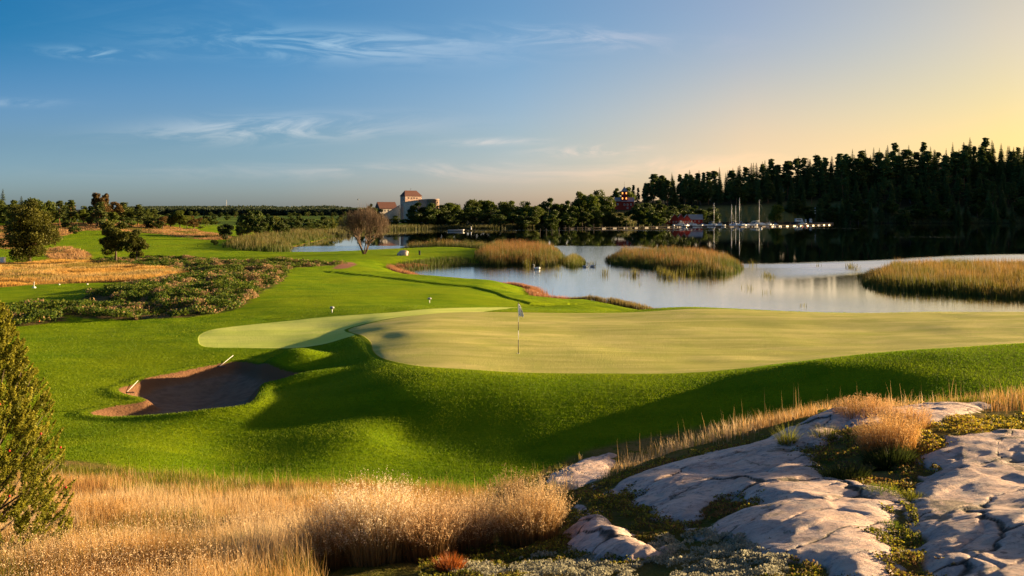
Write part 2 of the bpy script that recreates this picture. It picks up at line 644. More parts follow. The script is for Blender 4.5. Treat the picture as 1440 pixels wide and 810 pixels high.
BUNK = smooth_poly(pp((126, 580), (153, 586), (185, 587), (253, 582), (314, 574), (352, 567), (362, 555), (372, 542), (392, 534), (415, 530.5), (438, 529), (454, 521), (438, 522),
        (405, 525), (378, 521), (364, 512), (350, 507), (328, 506), (287, 513), (245, 522), (205, 530), (192, 537), (166, 545), (175, 553), (198, 558), (204, 563), (176, 567), (148, 572)), 3)
GREEN = smooth_poly(pp((490, 463), (505, 471), (521, 482), (526, 495), (545, 506), (600, 516), (700, 522.5), (850, 525), (1000, 522), ('w', 1130, 35.5), ('w', 1250, 37), ('w', 1350, 38), ('w', 1500, 39), ('w', 1700, 44),
        ('w', 1640, 51), ('w', 1400, 54), ('w', 1200, 54.5), ('w', 1000, 54.5), ('w', 870, 54.5), ('w', 740, 54), (650, 439), (590, 443), (530, 452)), 3)
GREEN2 = smooth_poly(pp((279, 480), (286, 468), (330, 459), (440, 448), (560, 438.5), (680, 433), (735, 432.5), (700, 437), (640, 440), (585, 443.5), (525, 452), (484, 463), (500, 471), (478, 477), (430, 486.5), (340, 489.5), (290, 488)), 3)
ROUGH = smooth_poly(pp((-400, 660), (-100, 652), (70, 648), (140, 652), (200, 664), (260, 672), (330, 682), (430, 688), (560, 690), (690, 688), (770, 660), (830, 634), (900, 618), (1000, 600), (1100, 584), (1170, 572), (1180, 566)) +
        [(wx(1300, 21), 21), (wx(1440, 21), 21), (wx(1700, 22), 22), (wx(2300, 22), 22), (40, 10), (30, -30), (-30, -30), (-40, 10)], 2)
GOLD = smooth_poly(pp((-500, 368), (-100, 371), (0, 371), (90, 366), (160, 371), (230, 376), (272, 386), (255, 393), (180, 396), (100, 399), (0, 404), (-150, 412), (-500, 415)), 2)
GOLD2 = smooth_poly(pp((62, 352), (100, 348), (122, 356), (128, 364), (90, 366), (70, 364)), 2)
GOLD3 = smooth_poly(pp((-200, 326), (60, 316), (150, 313), (240, 318), (300, 328), (332, 334), (300, 338), (240, 331), (180, 326), (120, 324), (95, 331), (60, 340), (40, 352), (-50, 345)), 2)
HEATH = smooth_poly(pp((78, 436), (110, 422), (170, 404), (270, 389), (235, 378), (160, 372), (130, 366), (260, 364), (330, 370), (395, 366), (470, 370), (480, 372), (415, 376), (405, 382), (400, 393), (372, 408), (345, 428), (325, 436), (240, 447), (150, 450), (90, 444)), 2)
HEATH2 = smooth_poly(pp((-400, 432), (-100, 436), (0, 437), (60, 431), (84, 442), (92, 452), (40, 458), (-60, 466), (-300, 475), (-450, 470)), 2)
PATH = smooth_poly(pp((468, 377), (478, 371), (492, 368), (502, 370), (494, 375), (482, 378)), 2)
LEVEE = np.array(pp((470, 383), (500, 386), (540, 390), (575, 395), (620, 400), (665, 405), (695, 412), (715, 420), (745, 428), (790, 429)))


def gbump(x, y, c, sx_, sy_, rot, h):
    dx, dy = x - c[0], y - c[1]
    cr, sr = math.cos(rot), math.sin(rot)
    a_ = (dx * cr + dy * sr) / sx_; b_ = (-dx * sr + dy * cr) / sy_
    return h * np.exp(-(a_ * a_ + b_ * b_))


MOUNDS = [(pp(('w', 413, 39.5))[0], 1.35, 1.3, 0.1, 0.75), (pp(('w', 425, 35.0))[0], 1.7, 0.9, 0.5, 0.45),
          (pp(('w', 500, 42.5))[0], 0.8, 2.2, 0.3, 0.12), (pp(('w', 930, 58.5))[0], 3.5, 1.3, 0.0, 0.25),
          (pp(('w', 820, 63))[0], 3.0, 1.5, 0.0, 0.2)]


def terrain(x, y, want=False):
    x = np.asarray(x, float); y = np.asarray(y, float)
    shp = x.shape
    x = x.ravel(); y = y.ravel()
    r = np.hypot(x, y)
    h = H0(x, y)
    h = np.maximum(h, 0.75)
    A = {}
    A['sdl'] = -sdf(LAKE, x, y, 60.0)              # positive on land
    A['sdb'] = sdf(BUNK, x, y, 4)
    A['sdg'] = sdf(GREEN, x, y, 6)
    A['sdg2'] = sdf(GREEN2, x, y, 6)
    A['sdr'] = sdf(ROUGH, x, y, 6)
    A['sdo'] = np.maximum.reduce([sdf(GOLD, x, y, 12), sdf(GOLD2, x, y, 12), sdf(GOLD3, x, y, 12)])
    A['sdh'] = np.maximum(sdf(HEATH, x, y, 12), sdf(HEATH2, x, y, 12))
    A['sdp'] = sdf(PATH, x, y, 6)
    for c, s1, s2, ro, hh in MOUNDS:
        h += gbump(x, y, c, s1, s2, ro, hh)
    # gentle undulation everywhere but on the putting surfaces
    lawn = 1 - sst(A['sdg'], -1.5, 0.5)
    near = sst(r, 15, 25) * (1 - sst(r, 400, 900))
    h += lawn * near * ((fbm(x / 8, y / 8, 3, 3) - 0.5) * 0.30 + (fbm(x / 2.2, y / 2.2, 5, 2) - 0.5) * 0.05)
    h += sst(A['sdg'], 0, 2) * (fbm(x / 8, y / 5, 31, 3) - 0.5) * 0.34
    h += sst(A['sdr'], -0.3, 1.5) * ((fbm(x / 1.6, y / 1.6, 9, 4) - 0.5) * 0.28)
    h += sst(A['sdh'], -0.5, 3) * ((fbm(x / 3.5, y / 3.5, 11, 4) - 0.4) * 1.0)
    h += sst(A['sdo'], -0.5, 3) * ((fbm(x / 9, y / 9, 13, 4) - 0.4) * 0.8)
    ld, side = line_dist(LEVEE, x, y)
    h += np.where(side > 0, sst(ld, 0, 0.4) * (1 - sst(ld, 0.8, 4)), 0) * 0.09
    h += np.where(side <= 0, (1 - sst(ld, 0, 2)), 0) * -0.04
    # far hills roll
    far = sst(r, 700, 1500)
    h += far * (fbm(x / 500, y / 500, 21, 3) - 0.5) * 14
    # bunker: lip and sand floor
    b = A['sdb']
    h += 0.06 * np.exp(-((b + 0.25) / 0.3) ** 2)
    h -= sst(b, -0.02, 0.6) * 0.42 + sst(b, 0.5, 2.5) * 0.25
    h += sst(b, 0.6, 1.4) * (fbm(x / 0.35, y / 0.35, 41, 3) - 0.5) * 0.05
    # lake shore
    sdl = A['sdl']
    wob = (fbm(x / 2.5, y / 2.5, 51, 3) - 0.5) * np.clip(r * 0.012, 0.2, 6)
    sl = sdl + wob
    A['sdl'] = sl
    Wb = np.clip(0.07 * r, 3.0, 25)
    t = np.clip(sl / Wb, 0, 1)
    prof = 1 - (1 - t) ** 2.2
    h = np.where(sl > 0, 0.04 + (h - 0.04) * prof, np.maximum(sl * 0.25, -1.2))
    if want:
        return h.reshape(shp), A
    return h.reshape(shp)


def gz(x, y):
    return float(terrain(np.array([x]), np.array([y]))[0])


def thit(px, py):
    x, y = hit(px, py, terrain)
    return x, y, gz(x, y)


def at(px, Y, dz=0.0):
    x = wx(px, Y)
    return (x, Y, gz(x, Y) + dz)

# ------------------------------------------------------------------ ground material
def ground_material():
    m, t, out = newmat('ground')
    P = t.pos()
    A = {k: t.attr(k) for k in ('sdl', 'sdb', 'sdg', 'sdg2', 'sdr', 'sdo', 'sdh', 'sdp', 'rr')}
    nbig = t.noise(P, 0.09, 3)
    nmid = t.noise(P, 0.7, 4)
    nfine = t.noise(P, 9, 4, 0.65)
    nfib = t.noise(t.mapping(P, (3.5, 22, 8), (0, 0, R(12))), 1.0, 4, 0.7)
    streak = t.noise(t.mapping(P, (0.12, 0.9, 1), (0, 0, R(-8))), 1.0, 3, 0.5)
    # mown turf
    g = t.mix(t.ss(t.math('ADD', t.math('MULTIPLY', nmid, 0.5), t.math('MULTIPLY', streak, 0.5)), 0.36, 0.64), (0.115, 0.215, 0.003), (0.215, 0.310, 0.005))
    g = t.mix(t.ss(nbig, 0.42, 0.68, 0, 0.55), g, (0.26, 0.32, 0.006))
    g = t.mix(t.ss(nfib, 0.35, 0.75, 0, 0.5), g, (0.070, 0.145, 0.003))
    g = t.mix(t.ss(nfine, 0.55, 0.8, 0, 0.35), g, (0.27, 0.32, 0.02))
    # far fields
    far = t.mix(nmid, (0.06, 0.13, 0.012), (0.13, 0.17, 0.03))
    far = t.mix(t.ss(t.noise(t.mapping(P, (0.02, 0.08, 1)), 1.0, 4), 0.45, 0.6), far, (0.03, 0.06, 0.015))
    g = t.mix(t.ss(A['rr'], 330, 480), g, far)
    fx, fy, fz = t.sep(P)
    floor_ = t.mix(nmid, (0.018, 0.022, 0.009), (0.045, 0.038, 0.018))
    g = t.mix(t.math('MULTIPLY', t.ss(fx, -60, -20), t.ss(A['rr'], 380, 420)), g, floor_)
    g = t.mix(t.ss(A['rr'], 900, 1000), g, floor_)
    g = t.mix(t.math('MULTIPLY', t.ss(A['sdl'], 24, 12), t.ss(A['rr'], 420, 460)), g, t.mix(t.noise(P, 0.3, 4), (0.08, 0.09, 0.025), (0.20, 0.18, 0.07)))
    # putting surfaces
    gs = t.noise(t.mapping(P, (0.13, 0.75, 1), (0, 0, R(9))), 1.0, 5, 0.65, 0.6)
    gg = t.mix(t.ss(gs, 0.35, 0.68), (0.38, 0.38, 0.10), (0.56, 0.51, 0.18))
    gg = t.mix(t.ss(nmid, 0.45, 0.7, 0, 0.4), gg, (0.32, 0.37, 0.075))
    gg = t.mix(t.ss(nfine, 0.5, 0.8, 0, 0.25), gg, (0.42, 0.37, 0.12))
    g2 = t.mix(t.ss(gs, 0.35, 0.65), (0.50, 0.60, 0.12), (0.62, 0.68, 0.17))
    edge = t.math('MULTIPLY', t.math('SUBTRACT', nfine, 0.5), 0.10)
    f2 = t.ss(t.math('ADD', A['sdg2'], edge), -0.03, 0.03)
    f1 = t.ss(t.math('ADD', A['sdg'], edge), -0.03, 0.03)
    collar = t.math('MULTIPLY', t.ss(A['sdg'], -1.3, -1.15), 0.5)
    g = t.mix(collar, g, (0.19, 0.26, 0.007))
    g = t.mix(f2, g, g2)
    g = t.mix(f1, g, gg)
    # rough ground: soil, dead straw, moss
    ro = t.mix(t.ss(nmid, 0.35, 0.65), (0.10, 0.10, 0.018), (0.24, 0.17, 0.055))
    ro = t.mix(t.ss(t.noise(P, 3.0, 5, 0.7), 0.52, 0.62), ro, (0.10, 0.12, 0.012))
    ro = t.mix(t.ss(t.noise(P, 14, 4, 0.7), 0.5, 0.75, 0, 0.7), ro, (0.25, 0.19, 0.09))
    e2 = t.math('MULTIPLY', t.math('SUBTRACT', nmid, 0.5), 2.2)
    g = t.mix(t.ss(t.math('ADD', A['sdr'], t.math('MULTIPLY', e2, 0.35)), -0.25, 0.35), g, ro)
    # golden grass and heath
    go = t.mix(t.ss(t.noise(t.mapping(P, (0.25, 0.8, 1)), 1.0, 4, 0.6), 0.35, 0.62), (0.33, 0.17, 0.035), (0.50, 0.30, 0.08))
    go = t.mix(t.ss(t.noise(P, 0.35, 4, 0.6), 0.54, 0.64, 0, 0.75), go, (0.09, 0.10, 0.02))
    he = t.mix(t.ss(t.noise(P, 0.8, 5, 0.65), 0.40, 0.60), (0.028, 0.050, 0.010), (0.16, 0.11, 0.05))
    g = t.mix(t.ss(t.math('ADD', A['sdh'], e2), -0.4, 0.4), g, he)
    g = t.mix(t.ss(t.math('ADD', A['sdo'], e2), -0.5, 0.5), g, go)
    g = t.mix(t.ss(A['sdp'], -0.3, 0.3), g, (0.28, 0.14, 0.10))
    # shore: dead sedge then mud
    nsh = t.math('MULTIPLY', t.math('SUBTRACT', nmid, 0.5), 0.8)
    g = t.mix(t.math('MULTIPLY', t.ss(t.math('ADD', A['sdl'], nsh), 0.9, 0.5), 0.75), g, (0.20, 0.11, 0.05))
    g = t.mix(t.ss(A['sdl'], 0.25, 0.0), g, (0.05, 0.04, 0.025))
    # bunker
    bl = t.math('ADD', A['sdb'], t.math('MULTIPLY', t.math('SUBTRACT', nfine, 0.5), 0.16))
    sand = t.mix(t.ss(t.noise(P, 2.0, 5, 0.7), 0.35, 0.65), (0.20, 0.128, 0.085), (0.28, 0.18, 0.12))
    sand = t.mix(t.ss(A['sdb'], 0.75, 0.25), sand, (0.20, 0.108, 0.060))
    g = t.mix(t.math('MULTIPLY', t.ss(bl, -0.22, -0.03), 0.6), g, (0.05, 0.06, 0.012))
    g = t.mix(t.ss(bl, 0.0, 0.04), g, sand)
    # relief
    hb = t.math('ADD', t.math('MULTIPLY', nfib, 0.6), t.math('MULTIPLY', nfine, 0.8))
    hb = t.math('ADD', hb, t.math('MULTIPLY', t.noise(P, 40, 3, 0.6), 0.4))
    onturf = t.math('SUBTRACT', 1.0, t.math('MULTIPLY', t.math('MAXIMUM', f1, f2), 0.72))
    hb = t.math('MULTIPLY', hb, onturf)
    rk = t.noise(t.mapping(P, (2.0, 26, 1), (0, 0, R(28))), 1.0, 3, 0.6, 0.3)
    inb = t.ss(A['sdb'], 0.3, 0.8)
    hb = t.fmix(inb, hb, t.math('ADD', t.math('MULTIPLY', rk, 0.55), t.math('MULTIPLY', nfine, 0.25)))
    nb = t.bump(hb, 1.0, 0.09)
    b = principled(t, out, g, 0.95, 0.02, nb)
    b.inputs['Sheen Weight'].default_value = 0.0
    b.inputs['Sheen Roughness'].default_value = 0.5
    t.put(b, 'Sheen Tint', g)
    return m


M_GROUND = ground_material()


def build_ground():
    az = np.concatenate([np.linspace(-180, -60, 50), np.linspace(-60, -33, 60)[1:], np.linspace(-33, 33, 960)[1:],
                         np.linspace(33, 75, 130)[1:], np.linspace(75, 180, 50)[1:]]) * math.pi / 180
    rad = np.concatenate([np.geomspace(0.8, 4, 8), np.geomspace(4, 90, 420)[1:], np.geomspace(90, 800, 230)[1:], np.geomspace(800, 9000, 60)[1:]])
    AZ, RD = np.meshgrid(az, rad)
    x = (np.sin(AZ) * RD).ravel(); y = (np.cos(AZ) * RD).ravel()
    z, A = terrain(x, y, True)
    A['rr'] = np.hypot(x, y)
    nr, nc = len(rad), len(az)
    V = np.stack([x, y, z], -1).astype(np.float32)
    i = np.arange(nr - 1)[:, None] * nc + np.arange(nc - 1)[None]
    F = np.stack([i, i + 1, i + nc + 1, i + nc], -1).reshape(-1, 4)
    # normals over the whole sheet, so the split pieces join without a seam
    G = V.reshape(nr, nc, 3)
    du = np.gradient(G, axis=1); dv = np.gradient(G, axis=0)
    N = np.cross(du, dv).reshape(-1, 3)
    N *= np.sign(N[:, 2:3] + 1e-12)
    N /= np.linalg.norm(N, axis=1, keepdims=True) + 1e-12
    fc = {k: a_[F].mean(1) for k, a_ in A.items()}
    cls = np.zeros(len(F), int)                                   # 0 terrain
    cls[(fc['rr'] < 360) & (fc['sdl'] > 0) & (fc['sdl'] > 0.9)] = 1      # fairway
    cls[(fc['sdo'] > 0)] = 2
    cls[(fc['sdh'] > 0) & (fc['sdo'] <= 0)] = 3
    cls[fc['sdr'] > 0] = 4
    cls[fc['sdp'] > 0] = 8
    cls[fc['sdg2'] > 0] = 5
    cls[fc['sdg'] > 0] = 6
    cls[fc['sdb'] > 0] = 7
    cls[fc['sdl'] <= 0] = 9
    names = ['terrain', 'fairway', 'golden_rough', 'heath_ground', 'rough_ground', 'practice_green', 'putting_green', 'bunker_sand', 'gravel_path', 'lake_bed']
    for k, nm in enumerate(names):
        f = F[cls == k]
        if not len(f): continue
        used, inv = np.unique(f, return_inverse=True)
        me = np_mesh(nm, V[used], inv.reshape(-1), np.full(len(f), 4), True, {a_: A[a_][used] for a_ in A})
        me.normals_split_custom_set_from_vertices(N[used].tolist())
        tag(mesh_obj(nm, me, M_GROUND), kind='structure')


build_ground()


# ------------------------------------------------------------------ water
def build_water():
    m, t, out = newmat('water')
    P = t.pos()
    px_, py_, pz_ = t.sep(P)
    dist = t.vmath('LENGTH', P)
    ln = t.n.new('ShaderNodeVectorMath'); ln.operation = 'LENGTH'
    t.put(ln, 0, P)
    dist = ln.outputs['Value']
    rip = t.noise(t.mapping(P, (0.9, 2.6, 1)), 1.0, 4, 0.6)
    rip2 = t.noise(t.mapping(P, (3, 8, 1)), 1.0, 3, 0.6)
    # breeze: rippled patches nearer than ~210 m, calm water under the far shore with thin rippled lanes
    band = t.noise(t.mapping(P, (0.006, 0.03, 1), (0, 0, R(5))), 1.0, 3, 0.5)
    dd = t.math('ADD', dist, t.math('MULTIPLY', t.math('SUBTRACT', band, 0.5), 22))
    uu_ = t.math('DIVIDE', px_, t.math('MAXIMUM', py_, 1.0))
    edge_ = t.math('ADD', t.math('SUBTRACT', 218.0, t.ss(uu_, 0.13, 0.26, 0, 74)), t.ss(uu_, 0.26, 0.62, 0, 56))
    de = t.math('SUBTRACT', dd, edge_)
    breeze = t.math('MULTIPLY', t.ss(de, 10, -6), t.fmix(t.math('MULTIPLY', t.ss(uu_, 0.18, 0.30), t.ss(dd, 85, 100)), 1.0, 0.22))
    # the strongest breeze to the right, off the reed bed
    br2 = t.math('MULTIPLY', t.ss(t.math('DIVIDE', px_, t.math('MAXIMUM', py_, 1.0)), 0.24, 0.36), t.math('MULTIPLY', t.ss(de, -34, -18), t.ss(de, 8, -4)))
    lane = t.math('MULTIPLY', t.ss(t.noise(t.mapping(P, (0.004, 0.028, 1), (0, 0, R(-9)), (3.3, 1.7, 0)), 1.0, 2, 0.4), 0.635, 0.66), 0.5)
    amp = t.math('ADD', t.math('MULTIPLY', breeze, 0.10), t.math('ADD', 0.006, t.math('ADD', t.math('MULTIPLY', br2, 0.45), t.math('MULTIPLY', lane, 0.25))))
    hgt = t.math('MULTIPLY', t.math('ADD', rip, t.math('MULTIPLY', rip2, 0.3)), amp)
    nb = t.bump(hgt, 1.0, 0.12)
    dfn = t.n.new('ShaderNodeBsdfDiffuse')
    t.put(dfn, 'Color', (0.010, 0.016, 0.016))
    gl = t.n.new('ShaderNodeBsdfGlossy')
    t.put(gl, 'Color', (0.97, 0.97, 0.97))
    t.put(gl, 'Roughness', t.math('ADD', 0.02, t.math('MULTIPLY', amp, 0.55)))
    t.put(gl, 'Normal', nb)
    fr = t.n.new('ShaderNodeFresnel')
    fr.inputs[0].default_value = 1.33
    t.put(fr, 'Normal', nb)
    ms = t.n.new('ShaderNodeMixShader')
    t.put(ms, 0, t.math('ADD', t.math('MULTIPLY', fr.outputs[0], 2.3), 0.10, clamp=True))
    t.l.new(dfn.outputs[0], ms.inputs[1])
    t.l.new(gl.outputs[0], ms.inputs[2])
    t.l.new(ms.outputs[0], out.inputs[0])
    mb = MB()
    mb.add([(-1500, 20, 0), (2500, 20, 0), (2500, 1500, 0), (-1500, 1500, 0)], [(0, 1, 2, 3)])
    tag(mb.build('lake_water', m), kind='structure')


build_water()


# ------------------------------------------------------------------ rock
def rock_material():
    m, t, out = newmat('granite')
    P = t.pos()
    W1 = t.mapping(P, (1.0, 1.9, 1.5), (0, 0, R(-32)))
    n1 = t.noise(W1, 1.1, 5, 0.6, 0.6)
    n2 = t.noise(W1, 4.5, 6, 0.7, 0.3)
    n3 = t.noise(P, 30, 4, 0.7)
    n4 = t.noise(P, 110, 3, 0.6)
    n5 = t.noise(t.mapping(P, (1, 1.5, 1), (0, 0, R(-32))), 11, 7, 0.8)
    c = t.mix(t.ss(n1, 0.35, 0.65), (0.58, 0.40, 0.33), (0.80, 0.56, 0.44))
    c = t.mix(t.ss(n2, 0.42, 0.70, 0, 0.75), c, (0.80, 0.67, 0.60))
    c = t.mix(t.ss(t.noise(W1, 2.2, 6, 0.65, 1.2), 0.52, 0.64, 0, 0.85), c, (0.36, 0.33, 0.34))
    c = t.mix(t.ss(t.noise(P, 2.7, 6, 0.75), 0.58, 0.66, 0, 0.6), c, (0.125, 0.10, 0.095))
    c = t.mix(t.ss(n3, 0.55, 0.8, 0, 0.55), c, (0.13, 0.10, 0.095))
    c = t.mix(t.ss(n4, 0.6, 0.8, 0, 0.5), c, (0.60, 0.50, 0.45))
    c = t.mix(t.ss(n5, 0.50, 0.66, 0, 0.85), c, (0.17, 0.13, 0.125))
    c = t.mix(t.ss(n5, 0.46, 0.32, 0, 0.7), c, (0.78, 0.62, 0.52))
    c = t.mix(t.ss(t.noise(P, 1.3, 7, 0.75, 0.5), 0.56, 0.61, 0, 0.8), c, (0.10, 0.088, 0.05))
    # dark and rusty lichen spots, pale lichen discs
    vo = t.voro(t.vmath('ADD', P, t.vmath('SCALE', P, None)), 3.0) if False else t.voro(P, 3.2)
    c = t.mix(t.math('MULTIPLY', t.ss(t.math('ADD', vo, t.math('MULTIPLY', n3, 0.12)), 0.16, 0.11), 0.85), c, (0.085, 0.035, 0.03))
    vo2 = t.voro(t.mapping(P, (1, 1, 1), (0, 0, 0), (3.3, 7.7, 0)), 1.7)
    c = t.mix(t.math('MULTIPLY', t.ss(t.math('ADD', vo2, t.math('MULTIPLY', n2, 0.25)), 0.30, 0.22), 0.5), c, (0.36, 0.36, 0.31))
    # cracks
    w = t.vmath('ADD', P, t.comb(t.math('MULTIPLY', n1, 0.9), t.math('MULTIPLY', n2, 0.35), 0))
    crk = t.ss(t.math('ADD', t.attr('joint'), t.math('MULTIPLY', t.math('SUBTRACT', n3, 0.5), 0.03)), 0.030, 0.006)
    c = t.mix(t.math('MULTIPLY', t.attr('block'), 0.35), c, (0.33, 0.26, 0.25))
    c = t.mix(t.math('MULTIPLY', crk, 0.95), c, (0.035, 0.030, 0.022))
    # moss creeping in from the rock's rim (attribute: height over the soil)
    hr = t.attr('hr')
    mo = t.math('ADD', hr, t.math('MULTIPLY', t.math('SUBTRACT', n2, 0.5), 0.05))
    moss = t.mix(t.ss(n3, 0.35, 0.7), (0.06, 0.06, 0.012), (0.22, 0.19, 0.03))
    c = t.mix(t.ss(mo, 0.022, 0.0), c, moss)
    h = t.math('ADD', t.math('MULTIPLY', t.math('ADD', n2, n5), 0.9), t.math('ADD', t.math('MULTIPLY', n3, 0.30), t.math('MULTIPLY', n4, 0.10)))
    h = t.math('SUBTRACT', h, t.math('MULTIPLY', crk, 0.9))
    nb = t.bump(h, 1.0, 0.03)
    principled(t, out, c, 0.72, 0.35, nb)
    return m


M_ROCK = rock_material()
ROCKS = {
    'long_slab': (smooth_poly(pp((850, 694), (880, 676), (930, 655), (980, 640), (1040, 622), (1090, 606), (1130, 592), ('w', 1180, 13.0), ('w', 1215, 12.6), (1200, 598), (1165, 622), (1130, 632),
        (1160, 652), (1195, 668), (1235, 688), (1275, 700), (1283, 745), (1262, 770), (1268, 850), (1170, 850), (1140, 815), (1075, 795), (1040, 768), (970, 738), (1060, 716), (1010, 708), (960, 738), (905, 712)), 3), 0.075),
    'right_slab': (smooth_poly(pp((1330, 628), (1400, 616), (1460, 612), (1560, 610), (1700, 620), (1800, 720), (1800, 860), (1600, 900), (1320, 900), (1288, 800), (1284, 745), (1276, 700), (1292, 655)), 3), 0.085),
    'low_tip': (smooth_poly(pp((765, 683), (790, 668), (830, 650), (865, 645), (860, 668), (835, 690), (800, 694)), 3), 0.10),
    'crest_slab': (smooth_poly(pp((1190, 592), ('w', 1230, 13.4), ('w', 1290, 13.6), ('w', 1400, 13.4), (1345, 592), (1300, 606), (1250, 602)), 3), 0.08),
    'dome': (smooth_poly(pp((788, 760), (812, 744), (855, 732), (900, 748), (930, 768), (926, 788), (890, 800), (850, 796), (815, 785)), 3), 0.15),
    'tiny': (smooth_poly(pp((806, 716), (835, 716), (852, 730), (830, 736), (805, 728)), 3), 0.05),
}
allrock = [v_[0] for v_ in ROCKS.values()]


def cells(x, y, seed):
    """distance to the nearest joint between blocks, and a number for each block"""
    ix, iy = np.floor(x), np.floor(y)
    f1 = np.full(x.shape, 9.0); f2 = np.full(x.shape, 9.0); idn = np.zeros(x.shape); cx_ = np.zeros(x.shape); cy_ = np.zeros(x.shape)
    for a_ in (-1, 0, 1):
        for b_ in (-1, 0, 1):
            jx, jy = ix + a_, iy + b_
            px_ = jx + 0.15 + 0.7 * _hash(jx, jy, seed); py_ = jy + 0.15 + 0.7 * _hash(jx, jy, seed + 5)
            d = np.hypot(x - px_, y - py_)
            nearer = d < f1
            f2 = np.where(nearer, f1, np.minimum(f2, d))
            idn = np.where(nearer, _hash(jx, jy, seed + 11), idn)
            cx_ = np.where(nearer, x - px_, cx_); cy_ = np.where(nearer, y - py_, cy_)
            f1 = np.minimum(f1, d)
    return f2 - f1, idn, cx_, cy_


def rock_h(P_, amp, x, y, seed):
    d = sdf(P_, x, y, 1.5)
    d = d + (fbm(x / 0.35, y / 0.35, seed, 4) - 0.5) * 0.45
    c, s_ = math.cos(R(32)), math.sin(R(32))
    u_, v_ = x * c + y * s_, -x * s_ + y * c
    wu = (fbm(x / 0.9, y / 0.9, seed + 21, 4) - 0.5) * 0.5; wv = (fbm(x / 0.7, y / 0.7, seed + 22, 4) - 0.5) * 0.5
    e1, id1, qx, qy = cells(u_ / 2.3 + wu, v_ / 0.85 + wv, 40)
    e2, id2, _, _ = cells(u_ / 0.8 + wu * 1.6, v_ / 0.35 + wv * 1.6, 60)
    h = amp * (1 - np.exp(-np.maximum(d, 0) / 0.13)) + np.minimum(d, 0) * 1.1
    inn = sst(d, 0, 0.35)
    h += inn * ((id1 - 0.5) * 0.022 + (id1 * 7 % 1 - 0.5) * 0.02 * qx + (id1 * 13 % 1 - 0.5) * 0.02 * qy)
    h -= inn * 0.028 * np.exp(-(e1 / 0.022) ** 1.3) * sst(fbm(x / 0.8, y / 0.8, 71, 3), 0.32, 0.5)
    h += inn * (sst(id2, 0.5, 0.56) * sst(e2, 0.0, 0.10) * 0.018)
    h += inn * ((fbm(u_ / 2.5, v_ / 1.2, seed + 3, 3) - 0.5) * 0.035 + (fbm(u_ / 0.5, v_ / 0.25, seed + 9, 4) - 0.5) * 0.016 + (fbm(x / 0.16, y / 0.16, seed + 5, 5, 0.62) - 0.5) * 0.015)
    return h, d, e1, id1, id2


def build_rocks():
    info = {
        'long_slab': ('granite_slab', 'long pink and grey granite slab with cracks, between the mossy hollow and the straw grass', 'rock slab'),
        'right_slab': ('granite_slab', 'broad smooth granite slab at the lower right, right of the grassy cleft', 'rock slab'),
        'low_tip': ('granite_slab', 'small grey rock tip rising beside the shaded lawn, left of the straw grass', 'rock slab'),
        'crest_slab': ('granite_slab', 'narrow granite strip on the crest of the knoll behind the orange grass', 'rock slab'),
        'dome': ('granite_boulder', 'low pink domed rock in the mossy ground at the bottom', 'rock'),
        'tiny': ('granite_boulder', 'little flat pink rock sunk in moss just above the domed rock', 'rock')}
    for k, (P_, amp) in ROCKS.items():
        lo, hi = P_.min(0) - 0.5, P_.max(0) + 0.5
        hi[0] = min(hi[0], 12)
        st = 0.022
        # polar-ish grid: finer close to the viewer
        r0 = max(2.5, math.hypot(max(abs(lo[0]) if lo[0] > 0 else 0, 0), lo[1]) * 0.9)
        rads = [max(2.5, lo[1] * 0.98)]
        rmax = math.hypot(hi[0], hi[1])
        while rads[-1] < rmax: rads.append(rads[-1] * 1.0030)
        a0 = math.atan2(lo[0], hi[1] if lo[0] > 0 else lo[1]); a1 = math.atan2(hi[0], max(lo[1], 2.0))
        a1 = min(a1, R(52))
        azs = np.arange(a0, a1, 0.0030)
        AZ, RD = np.meshgrid(azs, np.array(rads))
        x = (np.sin(AZ) * RD).ravel(); y = (np.cos(AZ) * RD).ravel()
        keep = (x > lo[0]) & (x < hi[0]) & (y > lo[1]) & (y < hi[1])
        h = np.full(x.shape, -1.0)
        hh, d, e1, id1, id2 = rock_h(P_, amp, x[keep], y[keep], 100 + len(k))
        h[keep] = hh
        jt = np.ones(x.shape); jt[keep] = e1
        bl = np.zeros(x.shape); bl[keep] = id1 * 0.6 + (id2 > 0.53) * 0.4
        ok = h > -0.16
        z = np.zeros(x.shape)
        z[ok] = terrain(x[ok], y[ok]) + h[ok]
        nr, nc = len(rads), len(azs)
        i = np.arange(nr - 1)[:, None] * nc + np.arange(nc - 1)[None]
        F = np.stack([i, i + 1, i + nc + 1, i + nc], -1).reshape(-1, 4)
        F = F[ok[F].all(1)]
        if not len(F): continue
        used, inv = np.unique(F, return_inverse=True)
        V = np.stack([x, y, z], -1)
        nm, lab, cat = info[k]
        me = np_mesh(nm, V[used], inv.reshape(-1), np.full(len(F), 4), True, {'hr': h[used], 'joint': jt[used], 'block': bl[used]})
        o = mesh_obj(nm, me, M_ROCK)
        tag(o, lab, cat, 'granite showing through the knoll')


build_rocks()


def rock_cover(x, y):
    """1 where rock shows"""
    m = np.full(x.shape, -1.0)
    for P_ in allrock:
        m = np.maximum(m, sdf(P_, x, y, 1.0))
    return m


